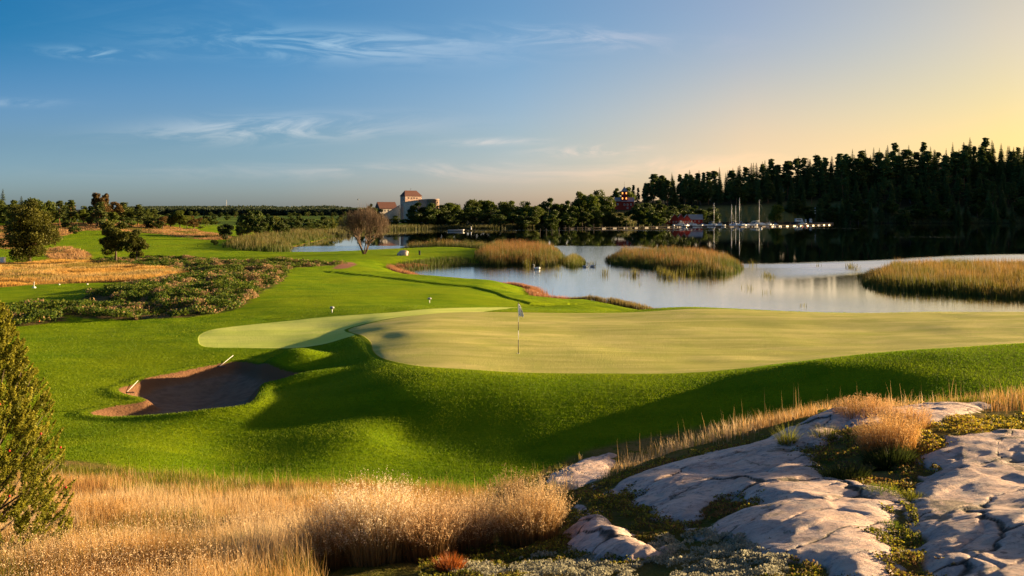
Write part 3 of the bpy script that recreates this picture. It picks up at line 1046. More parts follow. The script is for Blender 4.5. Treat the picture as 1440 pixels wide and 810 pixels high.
# ------------------------------------------------------------------ leaf / blade materials
def leaf_mat(name, trans=0.35, rnd=0.25, rough=0.6, gain=1.0):
    m, t, out = newmat(name)
    c = t.attr('Col', 0)
    oi = t.n.new('ShaderNodeObjectInfo')
    v_ = t.math('ADD', 1 - rnd / 2, t.math('MULTIPLY', oi.outputs['Random'], rnd))
    v_ = t.math('MULTIPLY', v_, gain)
    c = t.mix(1.0, c, t.comb(v_, v_, v_), 'MULTIPLY')
    a_ = t.n.new('ShaderNodeBsdfPrincipled')
    t.put(a_, 'Base Color', c)
    a_.inputs['Roughness'].default_value = rough
    a_.inputs['Specular IOR Level'].default_value = 0.2
    b_ = t.n.new('ShaderNodeBsdfTranslucent')
    t.put(b_, 'Color', c)
    mx = t.n.new('ShaderNodeMixShader')
    mx.inputs[0].default_value = trans
    t.l.new(a_.outputs[0], mx.inputs[1])
    t.l.new(b_.outputs[0], mx.inputs[2])
    t.l.new(mx.outputs[0], out.inputs[0])
    return m


M_LEAF = leaf_mat('leaves', 0.3, 0.5)
M_NEEDLE = leaf_mat('needles', 0.3, 0.6, gain=1.35)
M_BLADE = leaf_mat('grass_blades', 0.45, 0.0)
M_BARK = simple('bark', (0.10, 0.075, 0.055), 0.9, 0.4, 6, 0.1, bump=0.8, bscale=14)
M_PBARK = simple('pine_bark', (0.19, 0.095, 0.05), 0.9, 0.4, 4, 0.1, bump=0.8, bscale=10)
M_WHITE = simple('white_paint', (0.78, 0.78, 0.76), 0.35, 0.06, 4, 0.5)
M_GREY = simple('grey_metal', (0.38, 0.39, 0.40), 0.4, 0.15, 5, 0.5)
M_DARK = simple('dark_metal', (0.03, 0.03, 0.035), 0.4, 0.2, 5, 0.5)
M_WOODG = simple('weathered_wood', (0.09, 0.078, 0.066), 1.0, 0.25, 2, 0.0, bump=0.4)
M_RED = simple('red_boards', (0.22, 0.028, 0.022), 0.75, 0.25, 1.2, 0.2, bump=0.3, bscale=8)
M_SROOF = simple('slate_roof', (0.22, 0.235, 0.26), 0.55, 0.2, 1.5, 0.4, bump=0.4, bscale=6)
M_PANE = simple('window_glass', (0.03, 0.035, 0.045), 0.08, 0.2, 2, 0.8)


def blades(name, x, y, z, h, w, colb, colt, lean=0.25, wind=(0, 0), seed=0, tipw=0.15, mat=None, label=None, kind='stuff', curl=0.2, midmix=0.55, parent=None, cat=None, group=None, origin=None):
    g = np.random.default_rng(seed)
    n = len(x)
    if n == 0:
        print('EMPTY', name, label)
        return empty('dummy')
    h = np.broadcast_to(h, n).astype(float); w = np.broadcast_to(w, n).astype(float)
    an = g.uniform(0, 2 * np.pi, n)
    la = g.uniform(0, 2 * np.pi, n)
    lm = np.abs(g.normal(0, lean, n)) * h
    lx = np.cos(la) * lm + wind[0] * h; ly = np.sin(la) * lm + wind[1] * h
    wx_, wy_ = np.cos(an) * w / 2, np.sin(an) * w / 2
    V = np.empty((n, 5, 3))
    V[:, 0] = np.stack([x - wx_, y - wy_, z - 0.03], -1)
    V[:, 1] = np.stack([x + wx_, y + wy_, z - 0.03], -1)
    mx_, my_ = x + lx * (0.5 - curl), y + ly * (0.5 - curl)
    V[:, 2] = np.stack([mx_ + wx_ * 0.8, my_ + wy_ * 0.8, z + h * 0.55], -1)
    V[:, 3] = np.stack([mx_ - wx_ * 0.8, my_ - wy_ * 0.8, z + h * 0.55], -1)
    V[:, 4] = np.stack([x + lx, y + ly, z + h * np.sqrt(np.maximum(0.1, 1 - (lm / h) ** 2 * 0.5))], -1)
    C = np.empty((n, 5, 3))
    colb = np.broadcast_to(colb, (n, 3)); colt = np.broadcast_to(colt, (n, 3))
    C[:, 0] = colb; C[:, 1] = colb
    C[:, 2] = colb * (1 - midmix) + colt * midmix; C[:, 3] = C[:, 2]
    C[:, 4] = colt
    b = np.arange(n)[:, None] * 5
    L = np.concatenate([b + 0, b + 1, b + 2, b + 3, b + 3, b + 2, b + 4], 1).ravel()
    sz = np.tile([4, 3], n)
    V = V.reshape(-1, 3)
    if origin is not None:
        V = V - np.array(origin)
    me = np_mesh(name, V, L, sz, True, None, C.reshape(-1, 3))
    o = mesh_obj(name, me, mat or M_BLADE, parent)
    if origin is not None and parent is None:
        o.location = origin
    tag(o, label, cat, group, kind)
    return o


def quads_cloud(P_, size, g, flat=0.0, up=None, aspect=1.0):
    """small leaf quads at points P_, random orientation"""
    n = len(P_)
    a_ = g.normal(size=(n, 3)); a_[:, 2] *= (1 - flat)
    a_ /= np.linalg.norm(a_, axis=1, keepdims=True)
    b_ = np.cross(a_, g.normal(size=(n, 3)))
    b_ /= np.linalg.norm(b_, axis=1, keepdims=True) + 1e-9
    s_ = (np.broadcast_to(size, n) * g.uniform(0.6, 1.3, n))[:, None]
    V = np.stack([P_ - a_ * s_, P_ - b_ * s_ * aspect * 0.6 + a_ * s_ * 0.1, P_ + a_ * s_, P_ + b_ * s_ * aspect * 0.6 + a_ * s_ * 0.1], 1)
    return V


def leaf_mesh(name, P_, size, cols, g, flat=0.0, aspect=1.0):
    V = quads_cloud(P_, size, g, flat, aspect=aspect)
    n = len(P_)
    C = np.repeat(cols[:, None], 4, 1)
    return np_mesh(name, V.reshape(-1, 3), np.arange(n * 4), np.full(n, 4), False, None, C.reshape(-1, 3))


# ------------------------------------------------------------------ tree prototypes (unit: metres)
def limb_tree(g, Ht, crown_pts, r0, zlow):
    mb = MB()
    lean = g.normal(0, 0.02, 2)
    top = Ht * 0.8
    tr = [(lean[0] * z_ * 3 + 0.08 * math.sin(z_ * 0.9), lean[1] * z_ * 3, z_) for z_ in np.linspace(-0.5, top, 8)]
    mb.tube(tr, [r0 * (1 - 0.85 * i / 7) for i in range(8)], 7)
    for p in crown_pts:
        z_ = max(zlow, min(top * 0.9, p[2] - np.hypot(p[0], p[1]) * g.uniform(0.5, 0.9)))
        k = z_ / top
        s_ = Vector((lean[0] * z_ * 3 + 0.08 * math.sin(z_ * 0.9), lean[1] * z_ * 3, z_))
        e_ = Vector(p)
        mid = s_.lerp(e_, 0.5) + Vector((0, 0, -0.06 * (e_ - s_).length))
        rr = r0 * 0.35 * (1 - 0.6 * k)
        mb.tube([s_, mid, e_], [rr, rr * 0.6, rr * 0.2], 5)
    return mb


def broadleaf(name, seed, Ht=10, Wd=8, lobes=22, leaves=7000, size=0.22, base=0.22, dark=(0.038, 0.065, 0.008), light=(0.125, 0.155, 0.016), label='', shape=1.0, gap=0.0):
    g = np.random.default_rng(seed)
    root = empty(name)
    zc = Ht * (base + (1 - base) / 2)
    rz_, rx_ = Ht * (1 - base) / 2, Wd / 2
    L = []
    while len(L) < lobes:
        d = g.normal(size=3); d /= np.linalg.norm(d)
        k = g.uniform(0.45, 0.86) if len(L) > lobes * 0.2 else g.uniform(0, 0.4)
        tz = d[2] * k
        wr = (1 - 0.30 * shape * max(0, tz)) * (1 - 0.25 * max(0, -tz))
        L.append((d[0] * rx_ * k * wr, d[1] * rx_ * k * wr, zc + rz_ * tz))
    L = np.array(L)
    rad = g.uniform(0.20, 0.36, lobes) * rx_
    lc = g.uniform(0, 1, lobes)
    idx = g.integers(0, lobes, leaves)
    d = g.normal(size=(leaves, 3)); d /= np.linalg.norm(d, axis=1, keepdims=True)
    rr = g.uniform(0.35, 1.0, leaves) ** 0.6
    rr = rr * (1 + 0.18 * np.sin(d[:, 0] * 9 + idx) * np.cos(d[:, 2] * 7 + idx * 2))
    P_ = L[idx] + d * (rad[idx] * rr)[:, None] * np.array([1.1, 1.1, 0.85])
    tt = np.clip(lc[idx] * 0.6 + g.uniform(0, 0.5, leaves), 0, 1)[:, None]
    cols = np.array(dark) * (1 - tt) + np.array(light) * tt
    me = leaf_mesh('crown', P_, size, cols, g)
    mesh_obj('crown', me, M_LEAF, root)
    limb_tree(g, Ht, L[::2], 0.028 * Ht, Ht * base * 0.8).build('trunk', M_BARK, root, True)
    return root


def spruce(name, seed, Ht=22, Wd=6.5, base=0.06, dark=(0.036, 0.060, 0.018), light=(0.11, 0.14, 0.032)):
    g = np.random.default_rng(seed)
    root = empty(name)
    V, C = [], []
    nz = 34
    for i in range(nz):
        k = i / (nz - 1)
        z_ = Ht * (base + (1 - base) * k ** 0.9)
        L = Wd / 2 * (1 - k) ** 0.85 * g.uniform(0.75, 1.15) + 0.12
        nb = int(7 + 6 * (1 - k))
        a0 = g.uniform(0, 6.28)
        for j in range(nb):
            an = a0 + 6.283 * j / nb + g.normal(0, 0.15)
            l_ = L * g.uniform(0.6, 1.15)
            dx, dy = math.cos(an), math.sin(an)
            nx, ny = -dy, dx
            segs = 4 if k < 0.8 else 2
            for s_ in range(segs):
                t0, t1 = s_ / segs, (s_ + 1) / segs
                wd = 0.34 * l_ * (1 - t0) * g.uniform(0.7, 1.2) + 0.16
                droop = lambda t: -0.28 * l_ * t * t + 0.05 * l_ * t
                zz0, zz1 = z_ + droop(t0) + g.normal(0, .08), z_ + droop(t1) + g.normal(0, .08)
                hang = wd * g.uniform(0.5, 1.0)
                p0 = np.array([dx * l_ * t0, dy * l_ * t0, zz0]); p1 = np.array([dx * l_ * t1, dy * l_ * t1, zz1])
                for sg in (-1, 1):
                    q = np.array([nx * wd * sg, ny * wd * sg, -hang])
                    V.append([p0, p1, p1 + q * 0.75 + (p1 - p0) * g.uniform(.0, .5), p0 + q * g.uniform(0.5, 1.0)])
                    c_ = np.array(dark) + (np.array(light) - np.array(dark)) * g.uniform(0, 1) * (0.4 + 0.6 * t1)
                    C.append(np.repeat(c_[None], 4, 0))
    V = np.array(V); C = np.array(C)
    n = len(V)
    me = np_mesh('crown', V.reshape(-1, 3), np.arange(n * 4), np.full(n, 4), False, None, C.reshape(-1, 3))
    mesh_obj('crown', me, M_NEEDLE, root)
    mb = MB()
    mb.tube([(0, 0, -1), (0.05, 0, Ht * 0.5), (0, 0.03, Ht * 1.0)], [0.24, 0.15, 0.02], 6)
    mb.build('trunk', M_BARK, root, True)
    return root


def pine(name, seed, Ht=20, Wd=7, base=0.45, nclump=56, leaves=5200, dark=(0.040, 0.062, 0.018), light=(0.12, 0.145, 0.034)):
    g = np.random.default_rng(seed)
    root = empty(name)
    L, R_ = [], []
    for i in range(nclump):
        k = g.uniform(0, 1) ** 0.8
        z_ = Ht * (base + (1 - base) * k * 0.97)
        prof = min(1.0, 0.55 + 1.2 * k) * max(0.12, 1 - k) ** 0.6
        an = g.uniform(0, 6.283)
        rr = Wd / 2 * prof * g.uniform(0.25, 0.95)
        L.append((math.cos(an) * rr, math.sin(an) * rr, z_)); R_.append(g.uniform(0.55, 1.25) * (Wd / 7) * (1.15 - 0.4 * k))
    L = np.array(L); R_ = np.array(R_)
    idx = g.integers(0, nclump, leaves)
    d = g.normal(size=(leaves, 3)); d /= np.linalg.norm(d, axis=1, keepdims=True)
    P_ = L[idx] + d * (R_[idx] * g.uniform(0.2, 1.0, leaves) ** 0.6)[:, None] * np.array([1.2, 1.2, 0.72])
    tt = g.uniform(0, 1, leaves)[:, None] ** 1.3
    cols = np.array(dark) * (1 - tt) + np.array(light) * tt
    me = leaf_mesh('crown', P_, 0.42, cols, g, 0.0, 0.9)
    mesh_obj('crown', me, M_NEEDLE, root)
    mb = MB()
    path = [(0.25 * math.sin(z_ * 0.25 + seed), 0.2 * math.cos(z_ * 0.2 + seed), z_) for z_ in np.linspace(-1, Ht * 0.95, 9)]
    mb.tube(path, [0.26 * (1 - 0.85 * i / 8) for i in range(9)], 6)
    for p in L[::2]:
        z_ = p[2] - 0.4
        q = Vector((0.25 * math.sin(z_ * 0.25 + seed), 0.2 * math.cos(z_ * 0.2 + seed), z_))
        mb.tube([q, Vector(p)], [0.06, 0.02], 4)
    mb.build('trunk', M_PBARK, root, True)
    return root

# ------------------------------------------------------------------ woods
WOODCOPIES = {}
def plant(proto, px, Y, s=1.0, rz=None, label=None, group=None, cat='tree', dz=-0.1, zs=1.0, xy=None):
    x, y = xy if xy else (wx(px, Y), Y)
    z = gz(x, y) + dz
    rz = random.uniform(0, 6.28) if rz is None else rz
    o = proto if proto.name not in WOODCOPIES else copy_tree(proto)
    WOODCOPIES[proto.name] = 1
    o.location = (x, y, z); o.rotation_euler = (0, 0, rz)
    o.scale = (s, s, s * zs)
    if 'label' in o: del o['label']
    tag(o, label, cat, group)
    return o


SPR = [spruce('spruce_tree', 100 + i, Ht=22 + i, Wd=[6.2, 7.5, 5.2][i]) for i in range(3)]
PIN = [pine('pine_tree', 200 + i, Ht=21 + i, Wd=[7, 8, 6][i], base=[0.25, 0.32, 0.2][i]) for i in range(3)]
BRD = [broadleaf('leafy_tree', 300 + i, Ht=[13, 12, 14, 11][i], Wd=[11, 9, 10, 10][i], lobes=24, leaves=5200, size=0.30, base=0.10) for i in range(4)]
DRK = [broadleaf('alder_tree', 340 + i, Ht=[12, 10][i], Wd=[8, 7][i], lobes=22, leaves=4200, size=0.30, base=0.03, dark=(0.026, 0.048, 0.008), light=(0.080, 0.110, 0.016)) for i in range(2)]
BSH = [broadleaf('round_shrub', 360 + i, Ht=3.2, Wd=4.2, lobes=14, leaves=1800, size=0.18, base=0.0, dark=(0.020, 0.040, 0.006), light=(0.06, 0.09, 0.012)) for i in range(2)]


def interp(px, xs, ys):
    return float(np.interp(px, xs, ys))


# top line of the forest on the right-hand hill (photo) -> tree heights
TOPX = [885, 900, 915, 930, 950, 965, 985, 1000, 1020, 1040, 1060, 1080, 1100, 1125, 1150, 1175, 1200, 1225, 1250, 1275, 1300, 1325, 1350, 1380, 1400, 1440, 1500, 1600]
TOPY = [262, 252, 246, 242, 243, 238, 236, 233, 232, 226, 216, 218, 219, 210, 206, 213, 200, 200, 198, 203, 197, 201, 193, 193, 200, 199, 196, 200]
g_ = np.random.default_rng(11)
cnt = 0
placed = []
for row_i, (Yr, step) in enumerate([(628, 12.5), (648, 12), (670, 12), (692, 12), (716, 11), (735, 9.5)]):
    px = {0: 1150, 1: 930, 2: 905, 3: 900, 4: 890, 5: 885}[row_i] + g_.uniform(0, 10)
    while px < (1560 if row_i in (0, 1, 2) else 1760):
        Y = Yr + g_.uniform(-9, 9) - max(0, (1000 - px)) * 0.28
        x = wx(px, Y)
        z = gz(x, Y)
        top = interp(px, TOPX, TOPY) + g_.uniform(-3, 9)
        ztop = CAMZ + (HY - top) / FPX * Y
        if row_i >= 3:
            if row_i < 5: ztop -= g_.uniform(0.5, 7.0)
            Hh = ztop - z
        else:
            Hh = min(ztop - z, g_.uniform(15, 22))
        Hh = max(8, min(Hh, 30))
        if row_i == 5: Hh = min(Hh * g_.choice([1.0, 0.95, 0.9, 0.84]), 32)
        if px < 1000: kinds = PIN if g_.random() < 0.75 else SPR
        else: kinds = SPR if g_.random() < 0.66 else PIN
        if row_i <= 1 and g_.random() < 0.30: kinds = DRK
        pr = kinds[g_.integers(0, len(kinds))]
        nomH = {'spruce': 23, 'pine_t': 22, 'alder_': 11}[pr.name[:6]]
        sc = Hh / nomH * (0.75 if kinds is DRK else 1)
        if kinds is DRK: sc = min(sc, 1.4)
        lab = {'spruce': 'dark spruce in the dense forest on the hill behind the harbour', 'pine_t': 'dark pine in the dense forest on the hill behind the harbour',
               'alder_': 'dark leafy tree at the front edge of the hill forest'}[pr.name[:6]]
        o = plant(pr, px, Y, sc, label=lab, group='forest on the hill behind the harbour', dz=-0.6)
        wide = g_.uniform(1.25, 1.7) if row_i < 5 else g_.uniform(1.0, 1.35)
        o.scale = (sc * wide, sc * wide, sc)
        cnt += 1
        px += step * g_.uniform(0.6, 1.4)
print('forest', cnt)

# far shore, leafy trees between the castle and the hill: (px, Y, top y, width px, kind)
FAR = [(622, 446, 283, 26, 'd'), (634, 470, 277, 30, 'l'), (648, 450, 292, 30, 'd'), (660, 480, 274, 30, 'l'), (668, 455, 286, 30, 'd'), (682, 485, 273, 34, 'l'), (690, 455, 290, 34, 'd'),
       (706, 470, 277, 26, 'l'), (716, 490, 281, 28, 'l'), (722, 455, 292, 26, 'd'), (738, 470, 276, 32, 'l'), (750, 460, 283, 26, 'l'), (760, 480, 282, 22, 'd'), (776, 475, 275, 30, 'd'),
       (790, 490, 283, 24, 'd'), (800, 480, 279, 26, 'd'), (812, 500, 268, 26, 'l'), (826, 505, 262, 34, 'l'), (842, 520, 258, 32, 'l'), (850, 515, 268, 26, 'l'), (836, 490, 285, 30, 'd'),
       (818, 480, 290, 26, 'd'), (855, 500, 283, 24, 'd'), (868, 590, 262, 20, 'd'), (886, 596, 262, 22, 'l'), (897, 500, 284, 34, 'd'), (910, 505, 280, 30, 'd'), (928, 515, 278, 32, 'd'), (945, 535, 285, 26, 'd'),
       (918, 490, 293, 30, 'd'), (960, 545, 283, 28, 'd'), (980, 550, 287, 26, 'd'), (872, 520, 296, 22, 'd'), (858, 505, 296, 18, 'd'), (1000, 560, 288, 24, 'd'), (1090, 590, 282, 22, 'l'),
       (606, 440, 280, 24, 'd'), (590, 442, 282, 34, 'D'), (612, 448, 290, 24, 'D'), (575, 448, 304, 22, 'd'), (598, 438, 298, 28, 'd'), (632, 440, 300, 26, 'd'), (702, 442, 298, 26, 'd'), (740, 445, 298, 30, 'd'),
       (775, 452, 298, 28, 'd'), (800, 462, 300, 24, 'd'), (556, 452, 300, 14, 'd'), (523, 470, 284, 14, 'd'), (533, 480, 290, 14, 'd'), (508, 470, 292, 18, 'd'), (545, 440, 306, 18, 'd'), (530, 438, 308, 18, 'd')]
PLACES = ['right of the round castle tower', 'behind the jetty on the far shore', 'below the red villa', 'at the foot of the castle']
for i, (px, Y, ty, wpx, kd) in enumerate(FAR):
    x = wx(px, Y); z = gz(x, Y)
    Hh = CAMZ + (HY - ty) / FPX * Y - z
    Wm = wpx / FPX * Y
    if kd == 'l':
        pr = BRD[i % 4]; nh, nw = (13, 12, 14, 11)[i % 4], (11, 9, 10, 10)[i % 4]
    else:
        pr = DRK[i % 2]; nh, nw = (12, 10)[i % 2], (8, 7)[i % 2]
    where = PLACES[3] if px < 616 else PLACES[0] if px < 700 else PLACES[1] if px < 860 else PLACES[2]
    o = plant(pr, px, Y, 1, label=('yellow-green lit leafy tree ' if kd == 'l' else 'dark green leafy tree ') + where, group='leafy trees along the far shore', dz=-0.3)  # leaf tone follows the tree kind
    o.scale = (Wm / nw * 1.15, Wm / nw * 1.15, Hh / nh * 1.02)

# left side: (px, Y, top y, width px, kind, label)
o1 = broadleaf('willow_tree', 401, Ht=11.6, Wd=8.6, lobes=60, leaves=30000, size=0.15, base=-0.02, dark=(0.038, 0.048, 0.007), light=(0.14, 0.14, 0.016), shape=1.0)
plant(o1, 41, 133, 1.0, 0.5, 'big rounded dark olive tree in the golden grass at the far left', None)
o1.scale = (1.0, 1.0, 0.86)
o2 = broadleaf('maple_tree', 402, Ht=7.4, Wd=5.4, lobes=38, leaves=20000, size=0.13, base=0.06, dark=(0.035, 0.050, 0.007), light=(0.13, 0.14, 0.016))
plant(o2, 163, 126, 1.0, 1.0, 'medium bushy tree beside the far fairway, left of a smaller one it touches', None)
o2b = broadleaf('maple_tree', 403, Ht=4.9, Wd=3.6, lobes=20, leaves=7000, size=0.12, base=0.04, dark=(0.035, 0.050, 0.007), light=(0.13, 0.14, 0.016))
plant(o2b, 191, 125, 1.0, 1.0, 'small bushy tree touching the right side of a taller one', None)
o2.scale = (0.95, 0.95, 0.93)

LEFT = [(-60, 300, 268, 40, 'l'), (-30, 310, 262, 34, 'D'), (4, 330, 266, 14, 's'), (-12, 320, 276, 30, 'l'), (16, 320, 280, 26, 'l'), (30, 335, 276, 18, 's'), (28, 305, 284, 30, 'l'), (52, 300, 271, 34, 'l'), (66, 305, 283, 26, 'l'),
        (46, 285, 290, 30, 'd'), (84, 305, 282, 18, 'p'), (72, 330, 276, 16, 'l'), (92, 325, 283, 14, 'l'), (100, 315, 281, 18, 'p'), (117, 315, 284, 18, 'l'), (128, 305, 300, 12, 'd'), (137, 300, 265, 22, 'r'), (147, 302, 266, 16, 'r'),
        (141, 292, 284, 20, 'p'), (162, 315, 279, 18, 'r'), (174, 320, 284, 20, 'p'), (158, 300, 292, 16, 'l'), (185, 315, 287, 16, 'l'), (195, 310, 287, 18, 'p'), (205, 320, 292, 18, 'l'), (216, 325, 293, 20, 'p'), (210, 300, 302, 18, 'd'), (228, 300, 301, 22, 'r'),
        (240, 310, 297, 20, 'l'), (253, 310, 289, 20, 'l'), (263, 312, 300, 20, 'g'), (272, 306, 305, 16, 'r'), (282, 312, 316, 10, 'g'), (289, 340, 305, 12, 'g'), (303, 420, 308, 14, 'l'), (222, 296, 308, 16, 'd'), (180, 292, 302, 18, 'd'), (24, 280, 302, 22, 'd'), (92, 290, 303, 14, 'd'),
        (317, 235, 309, 22, 'j'), (337, 262, 308, 14, 'D'), (348, 265, 291, 22, 'D'), (362, 268, 290, 24, 'D'), (375, 262, 298, 20, 'D'), (388, 266, 299, 18, 'g'), (396, 262, 303, 18, 'D'), (344, 255, 312, 18, 'g'), (366, 256, 305, 20, 'D'), (402, 268, 312, 14, 'd'),
        (418, 320, 302, 20, 'D'), (432, 325, 304, 24, 'D'), (446, 330, 307, 18, 'd'), (456, 335, 300, 18, 'D'), (466, 340, 302, 18, 'g'), (478, 400, 303, 16, 'g'), (410, 300, 314, 16, 'd'), (436, 305, 314, 18, 'd'), (455, 320, 314, 16, 'g'), (404, 330, 304, 14, 'D')]
RUST = broadleaf('rowan_tree', 370, Ht=12, Wd=7, lobes=22, leaves=5200, size=0.26, base=0.08, dark=(0.06, 0.05, 0.012), light=(0.17, 0.10, 0.03))
YEL = broadleaf('birch_tree', 371, Ht=10, Wd=7, lobes=20, leaves=1700, size=0.26, base=0.05, dark=(0.055, 0.075, 0.010), light=(0.15, 0.16, 0.02))
JUN = broadleaf('juniper_tree', 372, Ht=5, Wd=4.2, lobes=18, leaves=5000, size=0.14, base=0.0, dark=(0.016, 0.030, 0.008), light=(0.04, 0.06, 0.012), shape=2.4)
KN = {'l': ('yellow-green leafy tree', 'leafy'), 'd': ('low dark leafy tree', ''), 'D': ('tall dark green alder', ''), 's': ('pointed dark spruce', ''), 'p': ('dark pine', ''), 'r': ('reddish brown autumn tree', ''), 'g': ('bright green birch', ''), 'j': ('dark conical juniper tree', '')}
for i, (px, Y, ty, wpx, kd) in enumerate(LEFT):
    x = wx(px, Y); z = gz(x, Y)
    Hh = CAMZ + (HY - ty) / FPX * Y - z
    Wm = wpx / FPX * Y
    pr, nh, nw = {'l': (BRD[i % 4], (13, 12, 14, 11)[i % 4], (11, 9, 10, 10)[i % 4]), 'd': (DRK[i % 2], (12, 10)[i % 2], (8, 7)[i % 2]), 'D': (DRK[i % 2], (12, 10)[i % 2], (8, 7)[i % 2]),
                  's': (SPR[i % 3], 22 + i % 3, (6.2, 7.5, 5.2)[i % 3]), 'p': (PIN[i % 3], 21 + i % 3, (7, 8, 6)[i % 3]), 'r': (RUST, 12, 7), 'g': (YEL, 10, 7), 'j': (JUN, 5, 4.2)}[kd]
    where = 'in the tree line on the left horizon' if px < 312 else 'beside the far fairway, left of the alder clump' if px < 330 else 'in the dark clump between far fairway and marsh' if px < 408 else 'behind the marsh at the far end of the lake'
    o = plant(pr, px, Y, 1, label=KN[kd][0] + ' ' + where, group='trees beyond the far fairway' if px != 317 else None, dz=-0.3)
    o.scale = (Wm / nw * 1.2, Wm / nw * 1.2, Hh / nh * 1.03)

# shrubs on the course and the shore
for px, Y, s, kd in [(302, 200, 0.5, 0), (105, 255, 0.9, 1), (60, 250, 0.8, 0), (375, 215, 0.55, 1), (392, 190, 0.7, 0), (830, 470, 0.9, 1), (757, 455, 1.1, 0), (880, 500, 1.0, 1), (1010, 540, 1.0, 0), (1200, 590, 0.9, 1), (640, 440, 1, 1)]:
    plant(BSH[kd], px, Y, s, label='low dark round shrub ' + ('on the far fairway' if px == 302 else 'in the pink rough under the tree line' if px < 110 else 'at the edge of the marsh' if px < 400 else 'on the far shore'),
          group='scattered shrubs', cat='shrub')

# more woods filling the left tree line and the low ground behind the far fairway
g_ = np.random.default_rng(19)
for i in range(64):
    if i < 40:
        px = -60 + i * 9.2 + g_.uniform(-4, 4); Y = g_.uniform(322, 372)
        ty = np.interp(px, [-60, 0, 60, 110, 140, 160, 200, 240, 300, 330], [272, 280, 282, 287, 284, 286, 292, 297, 305, 311]) + g_.uniform(-2, 8)
    else:
        px = [276, 288, 300, 312, 322, 334, 405, 414, 424, 436, 446, 458, 468, 480, 490, 268, 296, 328, 410, 430, 450, 472, 484, 318][i - 40] + g_.uniform(-3, 3)
        Y = g_.uniform(460, 640); ty = g_.uniform(299, 307)
    z = gz(wx(px, Y), Y)
    Hh = max(4.0, CAMZ + (HY - ty) / FPX * Y - z)
    kd = g_.choice(['l', 'd', 'D', 'r'], p=[0.5, 0.28, 0.16, 0.06]) if i < 40 else g_.choice(['d', 'l', 'D'])
    Wm = Hh * g_.uniform(0.75, 1.15)
    pr, nh, nw = {'l': (BRD[i % 4], (13, 12, 14, 11)[i % 4], (11, 9, 10, 10)[i % 4]), 'd': (DRK[i % 2], (12, 10)[i % 2], (8, 7)[i % 2]), 'D': (PIN[i % 3], 21 + i % 3, (7, 8, 6)[i % 3]), 'r': (RUST, 12, 7)}[kd]
    where = 'in the back row of the tree line on the left horizon' if i < 40 else 'in the low woods behind the far fairway'
    o = plant(pr, px, Y, 1, label={'l': 'yellow-green leafy tree ', 'd': 'dark leafy tree ', 'D': 'dark pine ', 'r': 'reddish brown tree '}[kd] + where, group='back woods on the left', dz=-0.3)
    o.scale = (Wm / nw, Wm / nw, Hh / nh)


def far_wood():
    """the wooded ridge on the horizon: one mass of tree tops"""
    g = np.random.default_rng(5)
    V, F, C = [], [], []
    n = 7000
    px = g.uniform(170, 560, n)
    Y = g.uniform(1150, 1650, n)
    topx = [170, 260, 280, 300, 320, 345, 370, 400, 440, 470, 500, 560]
    topy = [300, 297, 293, 290, 289, 288.5, 288.5, 290, 288.5, 288, 292, 296]
    x = wx(px, Y); z = terrain(x, Y)
    k = (Y - 1150) / 500
    ztop = CAMZ + (HY - (np.interp(px, topx, topy) + (1 - k) * 14 + g.uniform(0, 1.6, n))) / FPX * Y
    h = np.clip(ztop - z, 9, 40)
    # blend with a broad band of woods further left and right
    w_ = g.uniform(4, 8, n)
    leaves = 26
    idx = np.repeat(np.arange(n), leaves)
    d = g.normal(size=(n * leaves, 3)); d /= np.linalg.norm(d, axis=1, keepdims=True)
    tall = np.minimum(h[idx], 16)
    P_ = np.stack([x[idx] + d[:, 0] * w_[idx] * 0.5, Y[idx] + d[:, 1] * w_[idx] * 0.5, z[idx] + h[idx] - tall * 0.5 + d[:, 2] * tall * 0.5], -1)
    con = (g.random(n) < 0.5)[idx]
    tap = np.clip((z[idx] + h[idx] - P_[:, 2]) / tall, 0.05, 1)
    P_[:, 0] = np.where(con, x[idx] + (P_[:, 0] - x[idx]) * tap, P_[:, 0])
    t_ = (g.uniform(0, 1, n)[idx] * 0.6 + g.uniform(0, 0.4, len(idx)))[:, None]
    cols = np.array((0.020, 0.040, 0.024)) * (1 - t_) + np.array((0.060, 0.085, 0.035)) * t_
    me = leaf_mesh('far_wood', P_, 2.1, cols, g)
    tag(mesh_obj('far_wood', me, M_LEAF), 'wooded ridge on the horizon left of the castle', 'wood', None, 'stuff')


far_wood()

# ------------------------------------------------------------------ far shore reeds, hill undergrowth
def scatter_poly(P_, dens, seed):
    g = np.random.default_rng(seed)
    P_ = np.asarray(P_); lo, hi = P_.min(0), P_.max(0)
    n = int((hi - lo).prod() * dens)
    x = g.uniform(lo[0], hi[0], n); y = g.uniform(lo[1], hi[1], n)
    d = sdf(P_, x, y, 2.0)
    return x, y, d, g


